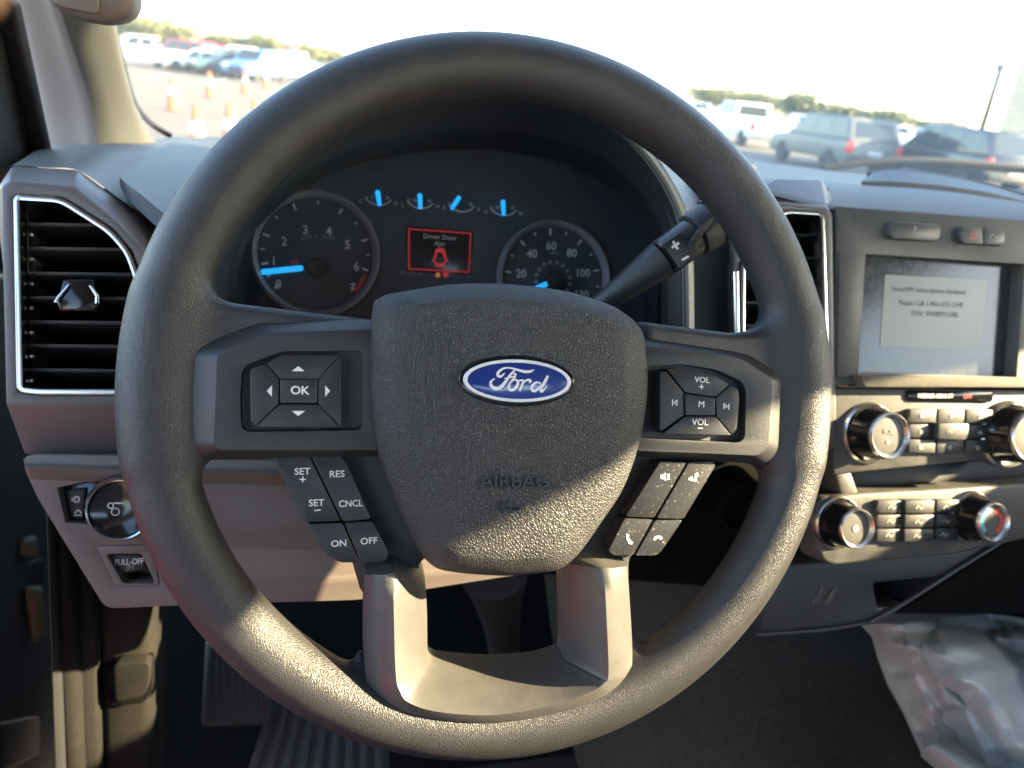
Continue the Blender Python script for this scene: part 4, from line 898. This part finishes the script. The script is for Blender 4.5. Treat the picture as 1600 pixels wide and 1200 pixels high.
bf += [[edge[k], edge[(k+1) % len(edge)], nb+edge[(k+1) % len(edge)], nb+edge[k]] for k in range(len(edge))]
bt = thing('plastic_bag', 'crumpled translucent plastic bag lying on the floor right of the carpet', 'plastic bag', P(1560, 1080, .1))
mk('bag_film', bv, bf, 'bag_film', bt, ang=75)
# ------------------------------------------------------------------ pillar, grab handle, windscreen
pil = thing('windscreen_pillar', 'pale windscreen pillar trim rising at the upper left', 'pillar', P(150, 215, .55))
rows = []
for (xl, xm, xr, yy), (Yl, Ym, Yr) in (((86, 152, 262, 246), (0.590, 0.500, 0.535)), ((80, 150, 232, 205), (0.585, 0.495, 0.530)), ((72, 142, 209, 160), (0.570, 0.480, 0.515)), ((58, 124, 194, 105), (0.540, 0.450, 0.485)), ((44, 104, 182, 45), (0.500, 0.410, 0.445)), ((24, 84, 172, -20), (0.460, 0.370, 0.405)), ((0, 60, 160, -90), (0.410, 0.320, 0.355))):
    a, b, c_ = P(xl, yy, Yl), P(xm, yy, Ym), P(xr, yy, Yr); e1 = a*.5+b*.5+np.array([.004, -.004, 0]); e2 = b*.5+c_*.5+np.array([.012, 0, 0])
    rows.append(dopen([a+np.array([-.02, .05, 0]), a, e1, b, e2, c_, c_+np.array([-.012, .03, 0])], 4))
n_l = 13
loft('pillar_shade_half', [r[:n_l] for r in rows], 'pillar_shade_mauve', pil, closed=False, ang=70); loft('pillar_lit_half', [r[n_l-1:] for r in rows], 'lit_beige_trim', pil, closed=False, ang=70)  # one pillar in two colours, painting its shaded and lit halves
tube('pillar_seal', dopen([P(x, y, .69) for x, y in ((178, 40), (190, 90), (203, 140), (216, 170), (238, 195), (268, 213))], 4), .0035, 'frit', pil, 8)
gh = thing('grab_handle', 'mauve grab handle hanging at the top left corner of the screen', 'handle', P(150, 10, .2))
GHf = yfr(.22); st = .004
ga, gb_ = np.array(GHf.at(90, -25)), np.array(GHf.at(214, 8)); lo = (-.08, -.03, -.05)
g = [np.arange(lo[0], .081, st), np.arange(lo[1], .061, st), np.arange(lo[2], .051, st)]; U, V, Wg = np.meshgrid(*g, indexing='ij')
mid = (np.array(GHf.at(78, 2))+np.array(GHf.at(222, 2)))/2
poly = [tuple(np.array(GHf.at(*p))-mid) for p in ((84, -70), (84, 6), (104, 22), (150, 38), (176, 40), (200, 35), (214, 24), (218, 4), (218, -70))]
S = slab(U, V, Wg, poly, -.018, .018, .008)
gho = netobj('handle_body', S, lo, st, lambda p: GHf.o+GHf.u*(p[:, :1]+mid[0])+GHf.v*(p[:, 1:2]+mid[1])+GHf.n*p[:, 2:3], 'mauve_trim', gh)
pprism('handle_insert', GHf, [(82, -40), (84, 6), (96, 12), (145, 22), (153, 19), (155, 4), (155, -40)], .012, .0205, 'mauve_trim', gh, .002, 3, .004)
ws = thing('windscreen', 'slightly dusty windscreen glass in front of the dashboard', 'windscreen', HUB+np.array([.3, .6, .05]))
wq = [HUB+np.array(p) for p in ((-.40, .72, .03), (1.2, .78, .03), (1.15, .16, .56), (-.36, .12, .56))]
n = nrm(np.cross(wq[1]-wq[0], wq[3]-wq[0])); v = wq+[p+n*.005 for p in wq]
mk('glass_pane', v, [[0, 1, 2, 3], [4, 5, 6, 7], [0, 1, 5, 4], [1, 2, 6, 5], [2, 3, 7, 6], [3, 0, 4, 7]], 'windscreen_glass', ws)
wp = thing('wiper', 'black wiper lying along the bottom of the windscreen', 'wiper', P(1450, 255, .85))
tube('wiper_blade', dopen([P(x, y, .86) for x, y in ((1285, 263), (1340, 255), (1400, 251), (1470, 252), (1540, 257), (1640, 266))], 4), .007, 'frit', wp, 8)
tube('wiper_arm', dopen([P(x, y, .90) for x, y in ((1400, 249), (1480, 256), (1560, 264), (1660, 272))], 4), .006, 'frit', wp, 8)

# ------------------------------------------------------------------ the lot outside
v, f = boxv((-600, -300, -.3), (600, 900, 0)); gr = mk('ground', v, f, 'asphalt'); gr['kind'] = 'structure'
for k, (x, y) in enumerate([(-14, 45), (-11, 45), (-8, 45), (-5, 45), (14.6, 20), (17.6, 20), (20.6, 20)]):
    vv, ff = boxv((x, y, .002), (x+.12, y+5, .005)); ln = mk('painted_line', vv, ff, 'cone_white'); ln['kind'] = 'structure'
def gp(x, y): a, b = GF.at(x, y); return np.array([a, b, 0.])
def car(name, label, cat, loc, rz, L, Wd, Ht, paint, kind, group='vehicles parked across the lot', glass='car_glass'):
    t = thing(name, label, cat, loc, group); o = np.array(loc); h = Wd/2; ground = .30; belt = Ht*.60
    fx = Fr(o, [0, 1, 0], [0, 0, 1], [1, 0, 0])
    if kind == 'pickup': top = belt*1.04; prof = [(-L/2+.1, .42), (-L/2, .55), (-L/2, top), (L/2-1.45, top), (L/2-.15, belt*.97), (L/2, belt*.72), (L/2, .45), (L/2-.1, .36)]; g0, g1, t0, t1 = -.75, L/2-1.35, -.62, L/2-2.15
    elif kind == 'suv': top = belt; prof = [(-L/2+.1, .40), (-L/2, .52), (-L/2+.02, belt*.8), (-L/2+.10, top), (L/2-1.2, top), (L/2-.2, belt*.9), (L/2, belt*.68), (L/2, .45), (L/2-.1, .34)]; g0, g1, t0, t1 = -L/2+.10, L/2-1.15, -L/2+.40, L/2-2.0
    else: top = belt; prof = [(-L/2+.1, .34), (-L/2, .5), (-L/2+.05, belt*.92), (-L/2+.7, top), (L/2-1.2, top), (L/2-.2, belt*.82), (L/2, belt*.62), (L/2, .4), (L/2-.1, .28)]; g0, g1, t0, t1 = -L/2+.55, L/2-1.2, -L/2+1.25, L/2-2.05
    vv, ff = prismv(fx, prof, -h, h); mk('body', vv, ff, paint, t, .07, 3)
    tp = .10 if kind != 'suv' else .07; z0, z1 = top-.01, Ht
    base = [(-h+.04, g0), (h-.04, g0), (h-.04, g1), (-h+.04, g1)]; tq = [(-h+.04+tp, t0), (h-.04-tp, t0), (h-.04-tp, t1), (-h+.04+tp, t1)]
    C8 = [o+np.array([x, y, z0]) for x, y in base]+[o+np.array([x, y, z1]) for x, y in tq]
    mk('cabin', C8, [[0, 1, 2, 3], [4, 5, 6, 7], [0, 1, 5, 4], [1, 2, 6, 5], [2, 3, 7, 6], [3, 0, 4, 7]], paint, t, .05, 3)
    def pane(nm, A, B, C_, D_, u0, u1, v0=.16, v1=.86):
        bl = lambda u, w_: (A*(1-u)+B*u)*(1-w_)+(D_*(1-u)+C_*u)*w_
        q = [bl(u0, v0), bl(u1, v0), bl(u1, v1), bl(u0, v1)]; n = nrm(np.cross(q[1]-q[0], q[3]-q[0])); ce = sum(C8)/8
        if n @ (q[0]-ce) < 0: n = -n
        mk(nm, [p-n*.02 for p in q]+[p+n*.008 for p in q], [[0, 1, 2, 3], [4, 5, 6, 7], [0, 1, 5, 4], [1, 2, 6, 5], [2, 3, 7, 6], [3, 0, 4, 7]], glass, t, 0)
    pane('rear_window', C8[0], C8[1], C8[5], C8[4], .10, .90); pane('windscreen', C8[3], C8[2], C8[6], C8[7], .08, .92)
    for A, B, C_, D_ in ((C8[0], C8[3], C8[7], C8[4]), (C8[1], C8[2], C8[6], C8[5])):
        if kind == 'suv': sp = ((.05, .30), (.33, .60), (.63, .90))
        elif kind == 'pickup': sp = ((.06, .44), (.48, .88))
        else: sp = ((.14, .46), (.50, .86))
        for u0, u1 in sp: pane('side_window', A, B, C_, D_, u0, u1)
    rw = .36 if kind != 'sedan' else .32
    for y in (-L/2+.95, L/2-.95):
        for sx in (-1, 1):
            fw_ = Fr(o+np.array([sx*(h-.10), y, rw]), [0, sx, 0], [0, 0, 1], [sx, 0, 0])
            wl = lathe('wheel', fw_, (0, 0), [(rw*.9, -.11), (rw, -.08), (rw, .09), (rw*.92, .115), (rw*.66, .105)], 'tyre', t, 24)
            lathe('rim', fw_, (0, 0), [(rw*.67, .09), (rw*.62, .10), (rw*.2, .07), (0, .075)], 'alloy', wl, 16)
    zt = belt*.82
    for sx in (-1, 1):
        x0 = sx*(h-.16); vv, ff = boxv(o+np.array([min(x0, x0+sx*.17), -L/2-.02, zt-.18]), o+np.array([max(x0, x0+sx*.17), -L/2+.14, zt+.16])); mk('tail_light', vv, ff, 'tail_red', t, .02)
        x0 = sx*(h-.45); vv, ff = boxv(o+np.array([min(x0, x0+sx*.4), L/2-.12, belt*.66]), o+np.array([max(x0, x0+sx*.4), L/2+.02, belt*.80])); mk('headlight', vv, ff, 'lamp_clear', t, .02)
    vv, ff = boxv(o+np.array([-h+.1, -L/2-.08, .42]), o+np.array([h-.1, -L/2+.05, .62])); mk('bumper', vv, ff, 'alloy' if kind == 'pickup' else 'black_plastic', t, .03)
    vv, ff = boxv(o+np.array([-h+.5, L/2-.03, .45]), o+np.array([h-.5, L/2+.015, belt*.66])); mk('grille', vv, ff, 'black_plastic', t, .01)
    vv, ff = boxv(o+np.array([-.26, -L/2-.035, belt*.62]), o+np.array([.26, -L/2-.01, belt*.62+.13])); mk('number_plate', vv, ff, 'cone_white', t, 0)
    t.rotation_euler = (0, 0, rz); return t
car('suv', 'silver grey SUV with red tail light nearest the wheel rim', 'car', (17.3, 24.2, 0), R(-2), 4.9, 1.95, 1.74, 'paint_silver', 'suv')
car('suv', 'black SUV parked at the right end of the row beyond the wiper', 'car', (19.5, 20.9, 0), R(-2), 5.0, 2.05, 1.80, 'paint_black', 'suv')
car('pickup_truck', 'white pickup truck with its tailgate toward us behind the wheel rim', 'pickup truck', (20.1, 35.2, 0), R(-4), 5.8, 2.03, 1.88, 'paint_white', 'pickup')
for lab, x, y, D_, p, kd, rz in (('white van-like SUV far behind the silver SUV', 1248, 210, 62, 'paint_white', 'suv', -20), ('white sedan far off between the silver and the black SUV', 1385, 220, 60, 'paint_white', 'sedan', 70), ('white SUV far off above the black SUV', 1440, 226, 62, 'paint_white', 'suv', 30), ('silver sedan far off beside the lamp pole', 1500, 236, 66, 'paint_silver', 'sedan', 60), ('white pickup far behind the white pickup at the rim', 1092, 190, 75, 'paint_white', 'pickup', -30)):
    d = T @ np.array([(x-800)/FPX, (y-600)/FPX, 1]); q = CAM+d*D_; car('parked_car', lab, 'car', (q[0], q[1], 0), R(rz), 4.7, 1.9, 1.62, p, kd)
for nm, lab, x, D_, p, kd, rz, L, Ht in (('pickup_truck', 'long white pickup beside the left windscreen pillar', 228, 60, 'paint_white', 'pickup', 88, 5.8, 1.9), ('suv', 'bright red SUV between two white cars in the left row', 286, 63, 'paint_red', 'suv', 60, 4.8, 1.95), ('parked_car', 'white hatchback in front of the red SUV', 312, 58, 'paint_white', 'suv', 75, 4.2, 1.45),
    ('suv', 'dark teal SUV in the middle of the left row', 352, 57, 'paint_teal', 'suv', 115, 4.6, 1.72), ('suv', 'light blue SUV right of the dark teal one', 402, 55, 'paint_blue', 'suv', 150, 4.8, 1.85), ('pickup_truck', 'white pickup partly behind the top of the rim', 458, 62, 'paint_white', 'pickup', 120, 5.6, 1.95), ('parked_car', 'white van-like car behind the dark teal SUV', 366, 80, 'paint_white', 'suv', 90, 4.8, 2.0),
    ('suv', 'white SUV far behind the long white pickup', 208, 90, 'paint_white', 'suv', 80, 4.8, 2.0), ('parked_car', 'grey sedan at the right end of the left row', 500, 66, 'paint_silver', 'sedan', 100, 4.6, 1.5), ('suv', 'second red SUV far back beyond the white hatchback', 325, 88, 'paint_red', 'suv', 85, 4.8, 1.9)):
    d = T @ np.array([(x-800)/FPX, (66+.1126*(x-260)-600)/FPX, 1]); d[2] = 0; q = CAM+nrm(d)*D_
    car(nm, lab, 'car' if 'pickup' not in nm else 'pickup truck', (q[0], q[1], 0), R(rz), L, 1.95, Ht, p, kd)
# traffic cones
cone0 = None
for lab, x, yt in (('traffic cone furthest back beside the white pickup', 264, 87), ('traffic cone nearest the windscreen pillar', 268, 120), ('traffic cone in front of the dark teal SUV', 327, 113), ('traffic cone in front of the light blue SUV', 382, 112), ('traffic cone touching the top left of the rim', 416, 110), ('low traffic cone left of two at the dash edge', 306, 163), ('traffic cone at the dash edge beside the rim', 358, 161), ('traffic cone half hidden behind the rim', 398, 155)):
    hc = .84; hy = 66+.1126*(x-260); d = T @ np.array([(x-800)/FPX, (yt-600)/FPX, 1]); s_ = (hc-CAM[2])/d[2]; q = CAM+d*s_
    if cone0 is None:
        t = thing('traffic_cone', 'orange and white '+lab, 'traffic cone', (0, 0, 0), 'orange and white traffic cones on the lot')
        fz = Fr([0, 0, 0], [1, 0, 0], [0, 1, 0], [0, 0, 1])
        vv, ff = boxv((-.19, -.19, 0), (.19, .19, .05)); mk('base', vv, ff, 'cone_base', t, .015)
        lathe('cone_body', fz, (0, 0), [(.18, .045), (.165, .09), (.042, hc-.01), (.03, hc), (0, hc)], 'cone_orange', t, 24)
        lathe('reflective_band', fz, (0, 0), [(.112, .42), (.118, .42), (.088, .60), (.08, .60)], 'cone_white', t, 24)
        t.location = (q[0], q[1], 0); cone0 = t
    else: dup(cone0, (q[0], q[1], 0), 0, 'orange and white '+lab)
# trees
def tree(lab, x, D_, h, wd, seed):
    r_ = np.random.default_rng(seed); d = T @ np.array([(x-800)/FPX, (66+.1126*(x-260)-600)/FPX, 1]); d[2] = 0; q = CAM+nrm(d)*D_; q[2] = 0
    t = thing('tree', lab, 'tree', q, 'trees beyond the parked vehicles')
    parts = [tubev([q, q+[.1, 0, h*.25], q+[0, .1, h*.5]], [.22, .17, .10], 8)]
    for k in range(6):
        a = k*1.05; parts.append(tubev([q+[0, 0, h*.3], q+[math.cos(a)*wd*.2, math.sin(a)*wd*.2, h*.5], q+[math.cos(a)*wd*.36, math.sin(a)*wd*.36, h*.68]], [.1, .07, .03], 6))
    mk('trunk', *join(parts), 'bark', t)
    n = 3200; cl = r_.normal(size=(26, 3)); cl /= np.linalg.norm(cl, axis=1)[:, None]; cl *= r_.uniform(.35, 1, (26, 1)); cl = cl*[wd*.46, wd*.46, h*.28]+[0, 0, h*.66]
    c = cl[r_.integers(0, 26, n)]+r_.normal(size=(n, 3))*[wd*.11, wd*.11, h*.075]; c[:, 2] = np.maximum(c[:, 2], h*.28)
    a = r_.normal(size=(n, 3)); a /= np.linalg.norm(a, axis=1)[:, None]; b = np.cross(a, r_.normal(size=(n, 3))); b /= np.linalg.norm(b, axis=1)[:, None]; s = r_.uniform(.10, .24, (n, 1))
    V_ = np.stack([c-a*s-b*s*.5, c+a*s-b*s*.5, c+a*s+b*s*.5, c-a*s+b*s*.5], 1).reshape(-1, 3)
    me = bpy.data.meshes.new('crown'); me.from_pydata(V_.tolist(), [], np.arange(4*n).reshape(-1, 4).tolist()); me.materials.append(MAT['leaf']); link('crown', me, t)
for k, (lab, x, D_, h, wd) in enumerate((('broad tree beside the left windscreen pillar', 205, 130, 5.0, 8), ('wide low tree above the long white pickup', 255, 130, 4.6, 9), ('round tree above the dark teal SUV', 348, 125, 3.7, 5), ('tall round tree above the light blue SUV', 408, 120, 3.9, 5.5), ('tree above the white pickup at the rim', 470, 125, 3.6, 7), ('tree at the far left of the right window view', 1110, 130, 4.4, 9), ('tree above the white pickup tailgate', 1180, 130, 4.3, 9), ('small round tree between white pickup and silver SUV', 1250, 100, 4.0, 5), ('low tree above the silver SUV', 1310, 130, 3.6, 9), ('far tree right of the silver SUV', 1390, 120, 3.4, 6), ('low far tree beside the lamp pole', 1465, 130, 3.0, 7), ('far tree hidden partly by the top of the rim', 515, 130, 3.4, 6))):
    tree(lab, x, D_, h, wd, 40+k)
def ray_at(x, y, D_): d = T @ np.array([(x-800)/FPX, (y-600)/FPX, 1]); return CAM+d*(D_/np.linalg.norm(d[:2]))
lp = thing('lamp_pole', 'thin grey lamp pole standing behind the black SUV', 'lamp pole', (*ray_at(1530, 215, 48)[:2], 0)); b0 = np.array(lp.location); topz = ray_at(1562, 98, 48)[2]
tube('pole', [b0, b0+[0, 0, topz*.6], b0+[0, 0, topz]], [.165, .145, .125], 'frit', lp, 12); box('lamp_head', b0+[-.12, -.25, topz-.35], b0+[.12, .25, topz], 'pole_metal', lp, .03)
bl = thing('building', 'plain beige building wall at the right edge of the view', 'building', (*ray_at(1700, 250, 30)[:2], 0)); b0 = np.array(bl.location)
e = ray_at(1557, 215, 30); dd = nrm(np.array([T[0, 0], T[1, 0], 0]));
perp = e-CAM; perp[2] = 0; perp = nrm(perp)
pw = [e, e+dd*14, e+dd*14+perp*8, e+perp*8]; pw = [np.array([p[0], p[1], 0]) for p in pw]
mk('wall', pw+[p+np.array([0, 0, 9]) for p in pw], [[0, 1, 2, 3], [4, 5, 6, 7], [0, 1, 5, 4], [1, 2, 6, 5], [2, 3, 7, 6], [3, 0, 4, 7]], 'concrete', bl, .05)
pc = [p+np.array([0, 0, 9.0]) for p in pw]; mk('coping', [p+(p-sum(pw)/4)*0 for p in pc]+[p+np.array([0, 0, .25]) for p in pc], [[0, 1, 2, 3], [4, 5, 6, 7], [0, 1, 5, 4], [1, 2, 6, 5], [2, 3, 7, 6], [3, 0, 4, 7]], 'pole_metal', bl, .02)
sgn = thing('banner_sign', 'red banner on a post far beyond the left row of cars', 'sign', (*ray_at(455, 88, 70)[:2], 0)); b0 = np.array(sgn.location)
tube('post', [b0, b0+[0, 0, 2.6]], .04, 'pole_metal', sgn, 8); box('banner', b0+[-.55, -.02, 1.4], b0+[.55, .02, 2.6], 'sign_red', sgn, .005)

# ------------------------------------------------------------------ the photographer, mostly behind the picture
prs = thing('person', 'person in a red shirt at the open door, one blurred fingertip at top left', 'person', (-.70, -.50, 0))
rgt, up, bk = T @ [1, 0, 0], T @ [0, -1, 0], T @ [0, 0, -1]
def CP(r, u, b): return CAM+rgt*r+up*u+bk*b
tip = CAM+(T @ np.array([(-85-800)/FPX, (-80-600)/FPX, 1]))*.070
wr = CP(-.10, -.035, .075)
fwd = nrm([.85, .50, 0]); lft = np.array([-fwd[1], fwd[0], 0]); O_ = np.array([-.70, -.50, 0])
def BP(l, f, z): return O_+lft*l+fwd*f+np.array([0, 0, z])
def caps(Pg, segs):
    S = None
    for a, b, ra, rb, k in segs:
        a, b = np.array(a), np.array(b); ba = b-a; pa = Pg-a; h = np.clip((pa @ ba)/(ba @ ba), 0, 1); d = np.linalg.norm(pa-h[..., None]*ba, axis=-1)-(ra+(rb-ra)*h)
        S = d if S is None else smin(S, d, k)
    return S
def bodygrid(lo, hi, st): g = [np.arange(l, h, st) for l, h in zip(lo, hi)]; return np.stack(np.meshgrid(*g, indexing='ij'), -1)
shl, shr = BP(.19, .02, 1.41), BP(-.19, .02, 1.41); ell_ = BP(.24, .30, 1.30); elr = BP(-.28, .06, 1.12); wrr = BP(-.26, .22, .95)
hips = [BP(.10, 0, .92), BP(-.10, 0, .92)]
bodysegs = [(BP(0, 0, .95), BP(0, .02, 1.15), .125, .12, .06), (BP(0, .02, 1.15), BP(0, .03, 1.36), .12, .13, .06), (BP(.1, .02, 1.38), shl, .085, .06, .05), (BP(-.1, .02, 1.38), shr, .085, .06, .05), (BP(0, .02, 1.42), BP(0, .05, 1.54), .058, .052, .04),
    (BP(0, .06, 1.60), BP(0, .055, 1.69), .078, .088, .04), (BP(0, .10, 1.56), BP(0, .12, 1.60), .045, .05, .03), (BP(0, .15, 1.62), BP(0, .165, 1.60), .012, .016, .012), (BP(.082, .05, 1.62), BP(.086, .045, 1.65), .014, .018, .01), (BP(-.082, .05, 1.62), BP(-.086, .045, 1.65), .014, .018, .01),
    (shl, ell_, .052, .042, .04), (ell_, wr, .041, .027, .03), (shr, elr, .052, .042, .04), (elr, wrr, .041, .027, .03)]
for s_ in (1, -1): bodysegs += [(BP(.10*s_, 0, .92), BP(.11*s_, .03, .50), .092, .056, .05), (BP(.11*s_, .03, .50), BP(.11*s_, 0, .09), .054, .038, .03), (BP(.11*s_, 0, .06), BP(.13*s_, .16, .045), .045, .036, .03)]
lo, st = np.array([-1.15, -1.00, 0.0]), .012; Pg = bodygrid(lo, (.05, .15, 1.82), st)
S = caps(Pg, bodysegs); p1, f1 = nets(S, lo, st)
hs = [(wr, CP(-.085, -.02, .045), .024, .022, .01), (CP(-.085, -.02, .045), CP(-.075, .015, .03), .020, .016, .01), (CP(-.085, -.045, .04), CP(-.08, -.05, .03), .018, .014, .01)]
kn = CP(-.078, .035, .012); hs += [(CP(-.078, .012, .03), kn, .0105, .0095, .004), (kn, tip*.5+kn*.5+up*.006, .0095, .0085, .004), (tip*.5+kn*.5+up*.006, tip, .0085, .0072, .004)]
for k in range(3):
    b_ = CP(-.085, -.008-.019*k, .03); m_ = CP(-.088-.002*k, -.006-.021*k, -.004); e_ = CP(-.070, -.008-.021*k, -.016); hs += [(b_, m_, .0095, .0088, .003), (m_, e_, .0088, .0072, .003)]
hs += [(CP(-.075, -.045, .05), CP(-.045, -.02, .034), .0115, .0105, .004), (CP(-.045, -.02, .034), CP(-.018, -.008, .026), .0105, .0085, .004)]
lo2 = wr-np.array([.05, .06, .06]); hi2 = CAM+np.array([.05, .09, .1]); lo2 = np.minimum(lo2, tip-.02); Pg = bodygrid(lo2, hi2, .0035); S = caps(Pg, hs); p2, f2 = nets(S, lo2, .0035)
me = bpy.data.meshes.new('body'); V_ = np.concatenate([p1, p2])-np.array(prs.location); me.from_pydata(V_.tolist(), [], np.concatenate([f1, f2+len(p1)]).tolist()); me.materials.append(MAT['skin']); me.polygons.foreach_set('use_smooth', [True]*len(me.polygons)); link('body', me, prs)
shirt = [(BP(0, 0, .86), BP(0, .02, 1.15), .155, .136, .06), (BP(0, .02, 1.15), BP(0, .03, 1.36), .136, .142, .06), (BP(.1, .02, 1.38), shl, .098, .075, .05), (BP(-.1, .02, 1.38), shr, .098, .075, .05), (shl, shl*.35+ell_*.65, .068, .062, .04), (shr, shr*.35+elr*.65, .068, .062, .04)]
Pg = bodygrid(lo, (.05, .15, 1.55), .014); netobj('shirt', caps(Pg, shirt), lo, .014, lambda p: p, 'shirt_red', prs)
jn = [(BP(0, 0, .95), BP(0, 0, .90), .14, .13, .05)]
for s_ in (1, -1): jn += [(BP(.10*s_, 0, .92), BP(.11*s_, .03, .50), .105, .07, .05), (BP(.11*s_, .03, .50), BP(.11*s_, 0, .10), .068, .056, .03)]
netobj('jeans', caps(Pg, jn), lo, .014, lambda p: p, 'jeans', prs)
Pg = bodygrid(lo+[0, 0, 1.5], (.05, .15, 1.85), .012); S = caps(Pg, [(BP(0, .03, 1.65), BP(0, .045, 1.71), .086, .094, .04), (BP(0, -.01, 1.60), BP(0, 0, 1.66), .07, .08, .04)]); netobj('hair', S, lo+[0, 0, 1.5], .012, lambda p: p, 'hair', prs)
for s_ in (1, -1):
    ec = BP(.032*s_, .142, 1.645); fe = Fr(ec, lft, [0, 0, 1], fwd); lathe('eye', fe, (0, 0), [(.011, -.004), (.008, .003), (0, .005)], 'cone_white', prs, 14); 
fe = Fr(BP(0, .158, 1.568), lft, [0, 0, 1], fwd); prism('mouth', fe, [(-.022, 0), (0, .006), (.022, 0), (0, -.007)], -.012, .006, 'sign_red', prs, .002)
ph = thing('phone', 'black phone held up by the person at the open door', 'phone', CP(.05, -.02, .012)); pf = Fr(CP(0, 0, .0), rgt, up, bk)
prism('phone_case', pf, roundpoly([(-.07, -.055), (.09, -.055), (.09, .022), (-.07, .022)], .01), .009, .018, 'gloss_black', ph, .002)
